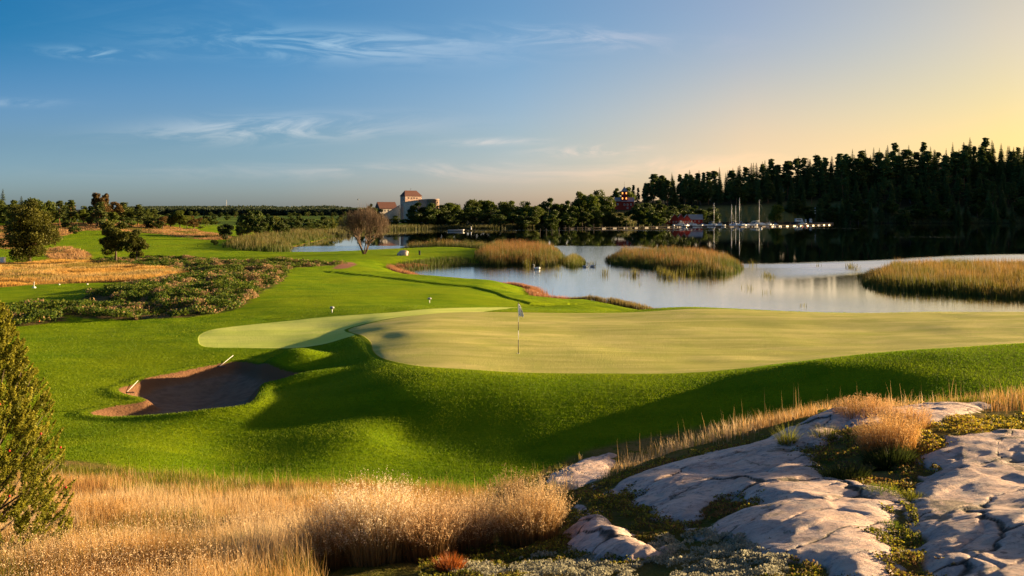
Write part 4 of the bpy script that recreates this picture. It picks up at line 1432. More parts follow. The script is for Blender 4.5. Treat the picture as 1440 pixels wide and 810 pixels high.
def reed_bed(P_, dens, hh, seed, label, wid=0.05, tip=(0.30, 0.16, 0.06), low=(0.045, 0.075, 0.011), mid=(0.10, 0.115, 0.018), lat=0.0, nm='reed_bed', rag=1.2):
    x, y, d, g = scatter_poly(P_, dens, seed)
    d = d + (fbm(x / 2, y / 2, seed, 3) - 0.5) * rag * 2
    k = d > g.uniform(-0.9, 0.6, len(d)) * (g.random(len(d)) < 0.3)
    x, y, d = x[k], y[k], np.maximum(d[k], 0)
    n = len(x)
    h = hh * (0.42 + 0.58 * np.clip(d / 2.4, 0, 1)) * g.uniform(0.60, 1.12, n) * (0.66 + 0.66 * fbm(x / 2.2, y / 2.2, seed + 2, 3))
    z = np.maximum(terrain(x, y), -0.1)
    nn = fbm(x / 4, y / 4, seed + 5, 3)
    m_ = np.clip((nn - 0.35) * 3 + g.normal(0, 0.25, n) + np.clip(d / 2.5, 0, 1) * 0.5 - 0.3, 0, 1)[:, None]
    top = np.array(mid) * (1 - m_) + np.array(tip) * m_
    top = top * g.uniform(0.7, 1.25, (n, 1))
    bot = np.array(low) * g.uniform(0.7, 1.3, (n, 1))
    return blades(nm, x, y, z, h, wid * g.uniform(0.7, 1.3, n), bot, top, 0.10, (-0.04, 0), seed, mat=M_BLADE, label=label, kind='stuff', midmix=0.30)


ISL1 = smooth_poly([w0(668, 369), w0(676, 373), w0(700, 374.5), w0(730, 374), w0(760, 374), w0(784, 373), w0(791, 366), w0(789, 358), w0(775, 354), w0(740, 352.5), w0(705, 352), w0(685, 356)], 3)
ISL1b = smooth_poly([w0(566, 352.5), w0(620, 353.5), w0(690, 355), w0(700, 351.5), w0(650, 349.5), w0(600, 350), w0(570, 350.5)], 3)
ISL1c = smooth_poly([w0(792, 374), w0(808, 376), w0(821, 374), w0(820, 366), w0(806, 363), w0(793, 367)], 3)
ISL2 = smooth_poly([w0(853, 369), w0(870, 373), w0(905, 376), w0(930, 381), w0(960, 385), w0(1000, 387.5), w0(1030, 385), w0(1042, 377), w0(1030, 369), w0(1000, 363.5), w0(950, 360.5), w0(900, 360.5), w0(865, 362)], 3)
ISL3 = smooth_poly([w0(1216, 396), w0(1232, 406), w0(1280, 410), w0(1340, 414), w0(1400, 419), w0(1460, 422), w0(1700, 430), w0(2000, 430), w0(2100, 395), w0(1700, 383), w0(1440, 379), w0(1330, 377), w0(1270, 379), w0(1230, 385)], 3)
reed_bed(ISL1, 26, 2.5, 21, 'large orange-brown reed bed joined to the end of the grassy spit', tip=(0.33, 0.145, 0.050))
reed_bed(ISL1b, 16, 2.0, 22, 'low strip of reeds along the back of the grassy spit')
reed_bed(ISL1c, 26, 2.0, 23, 'small clump of reeds just right of the large reed bed', mid=(0.16, 0.17, 0.02), tip=(0.28, 0.20, 0.05), rag=0.6)
reed_bed(ISL2, 24, 2.3, 24, 'long reed island in the middle of the lake', tip=(0.33, 0.150, 0.055))
reed_bed(ISL3, 34, 1.9, 25, 'broad yellow and brown reed bed at the right edge of the lake', wid=0.045, mid=(0.15, 0.13, 0.020), tip=(0.34, 0.18, 0.055), low=(0.07, 0.10, 0.015))
# reeds in front of the spit and the marsh on the left
RM = smooth_poly([w0(556, 381), w0(575, 382), w0(600, 378), w0(640, 375), w0(672, 374), w0(672, 371), w0(640, 371), w0(600, 373), w0(575, 375.5), w0(558, 377)], 3)
reed_bed(RM, 16, 1.3, 26, 'thin olive reeds along the near bank of the grassy spit', mid=(0.10, 0.12, 0.02), tip=(0.16, 0.14, 0.04), rag=0.5)
MARSH = smooth_poly([w0(330, 357), w0(380, 359), w0(408, 357), w0(410, 348), w0(440, 340), w0(460, 335), w0(470, 331), w0(455, 327.5), w0(430, 329), w0(405, 332), w0(370, 337), w0(330, 345), w0(315, 352)], 3)
reed_bed(MARSH, 5.0, 2.1, 27, 'green and tan marsh reeds between far fairway and lake', wid=0.11, mid=(0.07, 0.09, 0.015), tip=(0.20, 0.14, 0.045), rag=2)


def fringe():
    g = np.random.default_rng(31)
    # far shore reeds in a strip along the water's edge
    n = 260000
    az = np.arctan((g.uniform(440, 1560, n) - CX) / FPX)
    # sample around the outline itself
    P_ = np.vstack([LAKE, LAKE[:1]])
    seg = np.hypot(*(P_[1:] - P_[:-1]).T)
    mid = (P_[1:] + P_[:-1]) / 2
    pxm = mid[:, 0] / mid[:, 1] * FPX + CX
    ok = (mid[:, 1] > 300) & (pxm > 440) & (pxm < 1600)
    w_ = np.where(ok, seg, 0); w_ /= w_.sum()
    s_ = g.choice(len(seg), 30000, p=w_)
    t_ = g.uniform(0, 1, 30000)[:, None]
    p = P_[s_] * (1 - t_) + P_[s_ + 1] * t_
    off = g.uniform(-3, 9, 30000)
    d = P_[s_ + 1] - P_[s_]; d /= np.linalg.norm(d, axis=1, keepdims=True)
    nrm = np.stack([-d[:, 1], d[:, 0]], -1)
    sg = np.sign((nrm * (p / np.linalg.norm(p, axis=1, keepdims=True))).sum(1))[:, None]
    q = p + nrm * sg * off[:, None]
    x, y = q.T
    # leave the water in front of the quay and boathouses clear
    pxq = x / y * FPX + CX
    k = ~((pxq > 925) & (pxq < 1180))
    x, y = x[k], y[k]
    n = len(x)
    c1 = np.array((0.05, 0.065, 0.02)) * g.uniform(0.7, 1.3, (n, 1)); c2 = np.array((0.13, 0.12, 0.04)) * g.uniform(0.6, 1.3, (n, 1))
    blades('shore_reeds', x, y, np.maximum(terrain(x, y), -0.1), g.uniform(1.2, 2.4, n), 0.22, c1, c2, 0.1, (0, 0), 3, label='dull green reeds along the far shore of the lake')
    # near shore: pinkish dead sedge on the inlet's bank
    pxs = mid[:, 0] / mid[:, 1] * FPX + CX
    ok = (mid[:, 1] < 135) & (mid[:, 1] > 66) & (pxs > 545) & (pxs < 980)
    w_ = np.where(ok, seg, 0); w_ /= w_.sum()
    m_ = 22000
    s_ = g.choice(len(seg), m_, p=w_)
    t_ = g.uniform(0, 1, m_)[:, None]
    p = P_[s_] * (1 - t_) + P_[s_ + 1] * t_
    q = p + g.normal(0, 0.45, (m_, 2))
    x, y = q.T
    k = fbm(x / 3, y / 3, 77, 3) > 0.40
    x, y = x[k], y[k]; n = len(x)
    tuft = fbm(x / 1.5, y / 1.5, 78, 3)
    c2 = np.where((x / y * FPX + CX > 800)[:, None], np.array((0.22, 0.17, 0.05)), np.array((0.40, 0.19, 0.09))) * g.uniform(0.6, 1.3, (n, 1))
    blades('shore_sedge', x, y, np.maximum(terrain(x, y), -0.05), 0.25 + 0.6 * tuft, 0.035, c2 * 0.5, c2, 0.25, (0, 0), 4, label='pinkish dead sedge along the near bank of the inlet')


fringe()


def clumpy(name, P_list, dens, seed, hh, wid, cols, label, thr=0.45, nsc=2.0, lean=0.4, r_max=None):
    X, Y = [], []
    for P_ in P_list:
        x, y, d, g = scatter_poly(P_, dens, seed)
        k = (d > 0)
        X.append(x[k]); Y.append(y[k])
    x = np.concatenate(X); y = np.concatenate(Y)
    f = fbm(x / nsc, y / nsc, seed, 4)
    k = f > thr
    x, y, f = x[k], y[k], f[k]
    n = len(x)
    g = np.random.default_rng(seed)
    c = np.array(cols)[g.integers(0, len(cols), n) if nsc > 50 else np.clip(((fbm(x / (nsc * 1.6), y / (nsc * 1.6), seed + 9, 3) - 0.3) * 2.5 * len(cols) + g.normal(0, 0.5, n)).astype(int), 0, len(cols) - 1)]
    c = c * g.uniform(0.65, 1.35, (n, 1))
    h = hh * g.uniform(0.5, 1.1, n) * np.clip((f - thr) * 6 + 0.35, 0.3, 1)
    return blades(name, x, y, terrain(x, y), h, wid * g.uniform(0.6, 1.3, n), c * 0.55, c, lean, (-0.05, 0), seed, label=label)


def heath():
    X, Y = [], []
    for P_ in (HEATH, HEATH2):
        x, y, d, g = scatter_poly(P_, 150, 41)
        k = d + (fbm(x / 1.5, y / 1.5, 44, 3) - 0.5) * 2.0 > 0
        X.append(x[k]); Y.append(y[k])
    x = np.concatenate(X); y = np.concatenate(Y)
    f = fbm(x / 2.6, y / 2.6, 45, 4); f2 = fbm(x / 0.8, y / 0.8, 46, 3); f3 = fbm(x / 6, y / 6, 47, 3)
    k = (f * 0.6 + f2 * 0.4) > 0.44
    x, y, f, f2, f3 = (v_[k] for v_ in (x, y, f, f2, f3)); n = len(x)
    g = np.random.default_rng(48)
    hgt = np.clip((f * 0.6 + f2 * 0.4 - 0.42) * 5.5, 0.05, 1.0) * 0.55
    z = terrain(x, y) + hgt * np.sqrt(g.uniform(0.05, 1, n))
    kk = np.clip((f3 - 0.35) * 3.2 + g.normal(0, 0.22, n), 0, 1)[:, None]
    green = np.array([(0.045, 0.085, 0.010), (0.08, 0.13, 0.012), (0.14, 0.17, 0.018)])[g.integers(0, 3, n)]
    c = green * g.uniform(0.7, 1.3, (n, 1))
    pink = (fbm(x / 1.1, y / 2.4, 49, 4) + g.normal(0, 0.07, n)) > 0.62
    c = np.where(pink[:, None], np.array((0.34, 0.22, 0.11)) * g.uniform(0.7, 1.3, (n, 1)), c)
    me = leaf_mesh('heath_plants', np.stack([x, y, z], -1), 0.085, c, g)
    tag(mesh_obj('heath_plants', me, M_BLADE), 'low tangled heather, fern and scrub between the fairways', 'heath', None, 'stuff')
    print('heath', n)


heath()
clumpy('golden_grass', [GOLD], 75, 42, 0.42, 0.035, [(0.62, 0.36, 0.08), (0.70, 0.44, 0.13), (0.55, 0.30, 0.07), (0.66, 0.40, 0.10), (0.72, 0.50, 0.20), (0.32, 0.24, 0.05)], 'band of tall golden grass in front of the left trees', 0.33, 5, 0.45)
clumpy('golden_grass', [GOLD3, GOLD2], 7.0, 43, 0.55, 0.10, [(0.44, 0.25, 0.11), (0.54, 0.32, 0.14), (0.36, 0.21, 0.10), (0.16, 0.17, 0.03), (0.10, 0.13, 0.02)], 'pinkish dry grass on the slope under the tree line', 0.42, 5, 0.6)


def lawn_grass():
    g = np.random.default_rng(55)
    n = 560000
    az = g.uniform(R(-31), R(31), n); r = np.exp(g.uniform(np.log(19.5), np.log(62), n))
    x, y = np.sin(az) * r, np.cos(az) * r
    k = (sdf(ROUGH, x, y, 2) < 0.1) & (sdf(BUNK, x, y, 2) < -0.03) & (sdf(GREEN, x, y, 2) < -0.25) & (sdf(GREEN2, x, y, 2) < -0.1) & (sdf(LAKE, x, y, 2) < -0.3) & (sdf(HEATH, x, y, 2) < 0) & (sdf(HEATH2, x, y, 2) < 0)
    k &= g.random(n) < np.clip(1.6 - r / 45, 0.25, 1)
    x, y, r = x[k], y[k], r[k]; n = len(x)
    f = fbm(x / 1.3, y / 1.3, 56, 4); f2 = fbm(x / 9, y / 2.2, 57, 3)
    t_ = np.clip((f - 0.3) * 1.4 + (f2 - 0.5) * 1.5 + g.normal(0, 0.2, n), 0, 1)[:, None]
    c = np.array((0.12, 0.22, 0.003)) * (1 - t_) + np.array((0.26, 0.34, 0.006)) * t_
    blades('lawn_grass', x, y, terrain(x, y) + 0.02, g.uniform(0.006, 0.017, n), 0.00042 * r, c * 0.8, c * g.uniform(0.8, 1.25, (n, 1)), 0.5, (0, 0), 58, label='short mown grass of the fairway and the slopes around the green')
    print('lawn', n)


lawn_grass()


# ------------------------------------------------------------------ foreground grasses
def foreground_grass():
    g = np.random.default_rng(51)
    n = 760000
    # sample uniformly in bearing and log distance: even density in the picture
    az = g.uniform(R(-40), R(47), n)
    r = np.exp(g.uniform(np.log(4.2), np.log(25), n))
    x, y = np.sin(az) * r, np.cos(az) * r
    px = x / y * FPX + CX
    sr = sdf(ROUGH, x, y, 4)
    rc = rock_cover(x, y)
    big = fbm(x / 1.8, y / 1.8, 61, 4); sm = fbm(x / 0.5, y / 0.5, 62, 3)
    edge = sst(sr + (sm - 0.5) * 1.0, -0.1, 0.3)
    # straw on the left meadow; thins to bare mossy ground on the right of px ~ 760 close by
    meadow = 1 - sst(px + (big - 0.5) * 220, 640, 790)
    meadow = np.where(y < 8.3, meadow * (1 - sst(px, 400, 470)), meadow)   # lichen floor in front of the tussocks
    back = sst(px, 700, 800) * sst(y, 11.5, 13.5)                      # straw belt behind the slab
    grn = sst(big, 0.50, 0.62)
    dens = np.clip(meadow * (0.35 + 0.9 * sst(sm, 0.3, 0.6)), 0, 1) + back * 0.75 * sst(sm, 0.30, 0.55)
    strip = (px > 430) & (px < 800) & (y > 7.3) & (y < 10.5)
    dens = np.where(strip, dens * (0.18 + 0.5 * (sm > 0.55)), dens)
    dens *= edge * (1 - sst(rc, -0.12, 0.03))
    keep = g.uniform(0, 1, n) < dens * np.clip(0.45 + r * 0.03, 0, 1)
    x, y, px, sr, big, sm, r = (v_[keep] for v_ in (x, y, px, sr, big, sm, r))
    n = len(x)
    print('blades', n)
    g2 = g.uniform(0, 1, n)
    greenish = (sst(sr + (sm - 0.5) * 2.4, 2.6, 0.3) * (px < 760)) + 0.45 * sst(fbm(x / 0.9, y / 1.6, 65, 3), 0.52, 0.66)
    greenish = greenish + (px >= 760) * sst(sr, 1.5, 0.2) * 0.8
    leftgreen = (px < 330) * sst(sr, 4.0, 1.0) * 0.9 + 0.5 * sst(fbm(x / 1.4 + 3, y / 1.4, 68, 3), 0.56, 0.66)
    isg = g.uniform(0, 1, n) < np.clip(greenish * 0.85 + leftgreen, 0, 0.95)
    patch = fbm(x / 1.1 + 9, y / 2.0, 64, 4)
    ci = np.clip(((patch - 0.28) * 11 + g.normal(0, 1.0, n)).astype(int), 0, 4)
    straw = np.array([(0.34, 0.19, 0.07), (0.50, 0.29, 0.09), (0.56, 0.36, 0.14), (0.62, 0.43, 0.20), (0.70, 0.54, 0.32)])[ci]
    green = np.array([(0.16, 0.20, 0.012), (0.28, 0.26, 0.022), (0.10, 0.14, 0.012)])[g.integers(0, 3, n)]
    c = np.where(isg[:, None], green, straw) * g.uniform(0.7, 1.25, (n, 1))
    h = np.where(isg, g.uniform(0.10, 0.26, n), g.uniform(0.12, 0.36, n)) * (0.65 + 0.7 * big)
    h *= np.where(px > 760, 0.85, 1.0) * np.where((px > 760) & (sr < 0.5), 0.45, 1)
    h *= np.where(y < 7, 0.8, 1.0) * (0.55 + 0.95 * fbm(x / 0.8, y / 0.8, 66, 3))
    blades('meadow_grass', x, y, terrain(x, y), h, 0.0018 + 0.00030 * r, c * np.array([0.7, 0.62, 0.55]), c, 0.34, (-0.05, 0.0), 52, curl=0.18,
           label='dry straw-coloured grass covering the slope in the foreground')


foreground_grass()


def seed_flecks():
    g = np.random.default_rng(57)
    n = 90000
    az = g.uniform(R(-33), R(4), n); r = np.exp(g.uniform(np.log(4.6), np.log(13), n))
    x, y = np.sin(az) * r, np.cos(az) * r
    px = x / y * FPX + CX
    f = fbm(x / 0.7, y / 0.7, 58, 4)
    k = (sdf(ROUGH, x, y, 3) > 0.2) & (f > 0.50) & ((px < 430) | (y > 10.5)) & (rock_cover(x, y) < -0.1)
    x, y, r, f = x[k], y[k], r[k], f[k]; n = len(x)
    P_ = np.stack([x, y, terrain(x, y) + 0.12 + g.uniform(0, 0.26, n)], -1)
    c = np.array((0.74, 0.56, 0.34)) * g.uniform(0.6, 1.2, (n, 1))
    tag(mesh_obj('seed_heads', leaf_mesh('seed_heads', P_, 0.0045 + 0.0004 * r, c, g, aspect=0.6), M_BLADE), 'pale seed heads scattered through the dry grass of the foreground slope', 'seed heads', None, 'stuff')


seed_flecks()


def tussock(px, Y, H, n, rad, col, seedcol, label, seed, name='grass_tussock', lean=0.27, heads=True, group='tall feathery grass tussocks', cat='grass tussock', wid=0.0045):
    g = np.random.default_rng(seed)
    cx_, cy_ = wx(px, Y), Y
    cz = gz(cx_, cy_)
    root = empty(name, (cx_, cy_, cz))
    tag(root, label, cat, group)
    a_ = g.uniform(0, 6.283, n); rr = np.sqrt(g.uniform(0, 1, n)) * rad
    x, y = np.cos(a_) * rr, np.sin(a_) * rr
    z = terrain(x + cx_, y + cy_) - cz
    h = H * g.uniform(0.42, 1.12, n) ** 0.9 * (1 - 0.25 * (rr / rad) ** 2)
    lx = np.cos(a_) * (rr / rad * lean + np.abs(g.normal(0, 0.12, n))) * h + g.normal(0, 0.08, n) * h - 0.06 * h
    ly = np.sin(a_) * (rr / rad * lean + np.abs(g.normal(0, 0.12, n))) * h + g.normal(0, 0.08, n) * h
    hz = np.sqrt(np.maximum(h * h - lx * lx - ly * ly, (0.5 * h) ** 2))
    an = g.uniform(0, 6.283, n)
    V = np.empty((n, 5, 3)); w = wid
    wx_, wy_ = np.cos(an) * w / 2, np.sin(an) * w / 2
    V[:, 0] = np.stack([x - wx_, y - wy_, z - 0.03], -1); V[:, 1] = np.stack([x + wx_, y + wy_, z - 0.03], -1)
    V[:, 2] = np.stack([x + lx * 0.38 + wx_ * .8, y + ly * 0.38 + wy_ * .8, z + hz * 0.58], -1)
    V[:, 3] = np.stack([x + lx * 0.38 - wx_ * .8, y + ly * 0.38 - wy_ * .8, z + hz * 0.58], -1)
    V[:, 4] = np.stack([x + lx, y + ly, z + hz], -1)
    c = np.array(col) * g.uniform(0.65, 1.3, (n, 1))
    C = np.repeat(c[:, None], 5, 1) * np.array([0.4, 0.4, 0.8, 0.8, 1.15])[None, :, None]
    b = np.arange(n)[:, None] * 5
    L = np.concatenate([b, b + 1, b + 2, b + 3, b + 3, b + 2, b + 4], 1).ravel()
    mesh_obj('stems', np_mesh('stems', V.reshape(-1, 3), L, np.tile([4, 3], n), True, None, C.reshape(-1, 3)), M_BLADE, root)
    if heads:
        m_ = 11
        hs = g.random(n) < 0.75
        X0 = np.stack([x + lx * 0.62, y + ly * 0.62, z + hz * 0.76], -1)[hs]
        X1 = np.stack([x + lx * 1.06, y + ly * 1.06, z + hz * 1.02], -1)[hs]
        t_ = g.uniform(0, 1, (len(X0), m_, 1))
        P_ = X0[:, None] * (1 - t_) + X1[:, None] * t_ + g.normal(0, 0.016, (len(X0), m_, 3)) * (1.15 - t_)
        P_ = P_.reshape(-1, 3)
        cc = np.array(seedcol) * g.uniform(0.6, 1.25, (len(P_), 1))
        mesh_obj('seed_heads', leaf_mesh('seed_heads', P_, 0.0066, cc, g, aspect=0.7), M_BLADE, root)
    return root


STR, SEED = (0.42, 0.24, 0.085), (0.72, 0.52, 0.30)
tussock(528, 7.9, 0.74, 1900, 0.30, (0.60, 0.42, 0.20), (0.92, 0.78, 0.56), 'brightest and tallest feathery grass tussock, left of the middle in the foreground', 61)
tussock(462, 7.8, 0.58, 900, 0.22, STR, SEED, 'feathery straw tussock at the left end of the row, beside the dark low bush', 62)
tussock(597, 7.9, 0.60, 1300, 0.24, (0.38, 0.22, 0.09), SEED, 'feathery brown tussock just left of the small rusty one', 63)
tussock(655, 8.3, 0.52, 1100, 0.24, (0.36, 0.21, 0.09), SEED, 'feathery brown tussock behind the small rusty one', 64)
tussock(745, 8.3, 0.54, 1500, 0.26, (0.42, 0.25, 0.09), (0.66, 0.48, 0.26), 'rounded feathery tussock at the right end of the row beside the rock', 65)
tussock(718, 11.2, 0.55, 420, 0.16, (0.36, 0.22, 0.09), (0.5, 0.34, 0.18), 'slim upright tuft standing against the shaded lawn behind the row', 66, lean=0.2)
tussock(632, 7.2, 0.17, 700, 0.10, (0.34, 0.10, 0.02), None, 'small rusty orange tuft at the bottom between two feathery tussocks', 67, name='grass_tuft', heads=False, group=None, lean=0.5)
tussock(405, 7.0, 0.22, 1500, 0.17, (0.05, 0.06, 0.012), None, 'dark green low tuft at the bottom left of the feathery tussocks', 68, name='grass_tuft', heads=False, group=None, cat='grass tuft', lean=0.7)
# orange grass in the cleft and other tufts on the slab
CL = [(1250, 9.6, 0.44, 1200, 0.26, (0.50, 0.27, 0.075), (0.62, 0.40, 0.17), 'glowing orange grass tussock in the cleft of the rock', True),
      (1215, 11.6, 0.28, 700, 0.35, (0.46, 0.25, 0.08), (0.55, 0.34, 0.16), 'orange grass behind the cleft on the crest of the rock', True),
      (1275, 10.6, 0.34, 600, 0.25, (0.48, 0.26, 0.08), (0.6, 0.38, 0.18), 'thin pale orange grass right of the tussock in the cleft', True),
      (1250, 9.2, 0.24, 1200, 0.22, (0.035, 0.050, 0.010), None, 'dark green grass at the foot of the orange tussock', False),
      (1190, 8.9, 0.16, 800, 0.22, (0.04, 0.055, 0.010), None, 'dark green tuft left of the cleft', False),
      (1238, 8.0, 0.14, 600, 0.14, (0.12, 0.16, 0.012), None, 'bright green tuft in the middle of the cleft', False),
      (1282, 7.8, 0.13, 500, 0.12, (0.15, 0.16, 0.015), None, 'yellow-green tuft against the edge of the right slab', False),
      (1250, 7.0, 0.09, 260, 0.08, (0.11, 0.15, 0.012), None, 'small green tuft low in the cleft', False),
      (1108, 10.6, 0.36, 240, 0.07, (0.20, 0.21, 0.02), None, 'narrow upright green tuft alone on the slab', False),
      (1160, 10.6, 0.22, 300, 0.14, (0.15, 0.15, 0.02), None, 'low bushy green tuft beside the wet hollow on the slab', False),
      (865, 12.2, 0.10, 300, 0.25, (0.14, 0.17, 0.015), None, 'bright green turf patch at the left edge of the slab', False)]
for i, (px, Y, H, n, rad, c, sc_, lab, hd) in enumerate(CL):
    tussock(px, Y, H, n, rad, c, sc_, lab, 70 + i, name='grass_tussock' if hd else 'grass_tuft', heads=hd, group='grasses growing in the rock cleft' if i < 8 else 'tufts on the slab', cat='grass tuft', lean=0.24 if hd else 0.5,
            wid=0.005)


def stalks():
    """tall single seed stalks standing above the meadow"""
    g = np.random.default_rng(81)
    n = 900
    az = g.uniform(R(-34), R(34), n); r = g.uniform(9, 21, n)
    x, y = np.sin(az) * r, np.cos(az) * r
    px = x / y * FPX + CX
    k = (sdf(ROUGH, x, y, 3) > 0.0) & (rock_cover(x, y) < -0.1) & ((px < 800) | (y > 12))
    x, y, r = x[k], y[k], r[k]; n = len(x)
    c = np.array((0.38, 0.25, 0.10)) * g.uniform(0.6, 1.3, (n, 1))
    blades('tall_stalks', x, y, terrain(x, y), g.uniform(0.3, 0.6, n), 0.003 + 0.0002 * r, c, c * 1.3, 0.12, (-0.04, 0), 82, curl=0.1, label='thin tall seed stalks rising above the straw grass')


stalks()


def moss_and_lichen():
    g = np.random.default_rng(91)
    n = 420000
    az = g.uniform(R(-6), R(38), n); r = np.exp(g.uniform(np.log(4.3), np.log(14), n))
    x, y = np.sin(az) * r, np.cos(az) * r
    px = x / y * FPX + CX
    rc = rock_cover(x, y)
    zz = terrain(x, y)
    f = fbm(x / 0.35, y / 0.35, 92, 4); f2 = fbm(x / 0.9, y / 0.9, 93, 3); f3 = fbm(x / 0.13, y / 0.13, 94, 3)
    cleft = (px > 1150) & (px < 1330)
    near = (y < 11.5)
    hump = (px > 1290) & (y > 8.9) & (y < 11.8)
    k = (rc < 0.05 + (f > 0.60) * 0.25) & (f > 0.36) & (near | cleft) & (f3 > 0.36)
    k &= g.uniform(0, 1, n) < np.where(hump | (px > 700), 0.9, 0.5)
    x, y, f, f2, f3, px, r, zz = (v_[k] for v_ in (x, y, f, f2, f3, px, r, zz))
    n = len(x)
    lich = (f2 > 0.52) & (y < 7.6) & (px < 1110)
    hump = (px > 1290) & (y > 8.9)
    pal = np.array([(0.08, 0.09, 0.014), (0.22, 0.22, 0.020), (0.14, 0.10, 0.03), (0.32, 0.27, 0.030), (0.20, 0.11, 0.04)])
    idx = np.clip(((f2 - 0.3) * 9 + g.normal(0, 0.9, n)).astype(int), 0, 4)
    c = pal[idx]
    c = np.where(lich[:, None], np.array((0.34, 0.33, 0.24)), c)
    c = np.where((hump & (g.random(n) < 0.5))[:, None], np.array((0.40, 0.31, 0.025)), c) * g.uniform(0.6, 1.3, (n, 1))
    hh = (f3 - 0.3) * 0.10 + 0.01
    P_ = np.stack([x, y, zz + 0.02 + hh * g.uniform(0.2, 1, n)], -1)
    me = leaf_mesh('ground_moss', P_, 0.0045 + 0.0008 * r, c, g, aspect=1.2)
    tag(mesh_obj('ground_moss', me, M_BLADE), 'mossy cushions and grey lichen between the rocks', 'moss', None, 'stuff')


moss_and_lichen()


def juniper_bush():
    g = np.random.default_rng(101)
    px, Y = -22, 8.6
    cx_, cy_ = wx(px, Y), Y
    cz = gz(cx_, cy_)
    root = empty('juniper_bush', (cx_, cy_, cz))
    tag(root, 'tall yellow-green juniper with a few red berries at the left edge', 'juniper')
    H = 2.5
    ns = 1500
    k = g.uniform(0, 1, ns) ** 0.85
    zz = H * k
    prof = lambda q: 0.86 * np.clip(1 - q, 0, 1) ** 0.62 * (0.80 + 0.20 * np.clip(q / 0.15, 0, 1)) + 0.03
    an = g.uniform(0, 6.283, ns)
    lump = 0.84 + 0.34 * fbm(an * 1.6, zz * 2.2, 7, 3)
    rr = prof(k) * g.uniform(0.55, 1.03, ns) * lump
    tipc = np.stack([np.cos(an) * rr, np.sin(an) * rr, zz + 0.02], -1)
    d = np.stack([np.cos(an) * 0.55, np.sin(an) * 0.55, np.full(ns, 0.85)], -1) + g.normal(0, 0.18, (ns, 3))
    d /= np.linalg.norm(d, axis=1, keepdims=True)
    m_ = 80
    t_ = g.uniform(0, 1, (ns, m_, 1))
    L = g.uniform(0.09, 0.20, (ns, 1, 1))
    side = g.normal(0, 1, (ns, m_, 3)); side /= np.linalg.norm(side, axis=2, keepdims=True)
    P_ = tipc[:, None] + d[:, None] * (t_ - 0.6) * L + side * (0.034 * (1.15 - t_) * g.uniform(0.3, 1, (ns, m_, 1)))
    P_ = P_.reshape(-1, 3)
    br = np.repeat(g.uniform(0, 1, ns), m_)[:, None] * 0.5 + t_.reshape(-1, 1) * 0.5
    cols = np.array((0.075, 0.10, 0.010)) * (1 - br) + np.array((0.33, 0.31, 0.030)) * br
    cols = cols * g.uniform(0.7, 1.3, (len(P_), 1))
    mesh_obj('foliage', leaf_mesh('foliage', P_, 0.015, cols, g, aspect=0.8), M_BLADE, root)
    mb = MB()
    for j in range(46):
        q = g.uniform(0.02, 0.8)
        a0 = g.uniform(0, 6.283)
        r1 = prof(q + 0.12) * 0.95
        mb.tube([(0, 0, H * q * 0.55), (math.cos(a0) * r1 * 0.5, math.sin(a0) * r1 * 0.5, H * (q * 0.8 + 0.02)), (math.cos(a0) * r1, math.sin(a0) * r1, H * (q + 0.1))], [0.014, 0.009, 0.003], 5)
    mb.tube([(0, 0, -0.1), (0.03, 0, 1.0), (0, 0, 2.3)], [0.06, 0.04, 0.008], 7)
    mb.build('trunk', M_BARK, root, True)
    MRB = simple('berry_red', (0.45, 0.02, 0.015), 0.35, 0.1)
    for (bx, by) in [(22, 640), (62, 652), (70, 712), (6, 610), (12, 690), (40, 628), (30, 700), (4, 575)]:
        # on the surface of the bush towards the viewer
        bz = CAMZ - (by - HY) / FPX * (Y - 0.55) - cz
        q = min(max(bz / H, 0), 1)
        lx = wx(bx, Y - 0.3) - cx_
        ry = math.sqrt(max(0.0, prof(q) ** 2 - lx * lx)) * 1.02
        b = MB(); b.lathe([(0.001, -0.011), (0.009, -0.007), (0.012, 0), (0.009, 0.007), (0.001, 0.011)], (lx, -ry, bz), 8)
        b.build('berry', MRB, root, True)


juniper_bush()


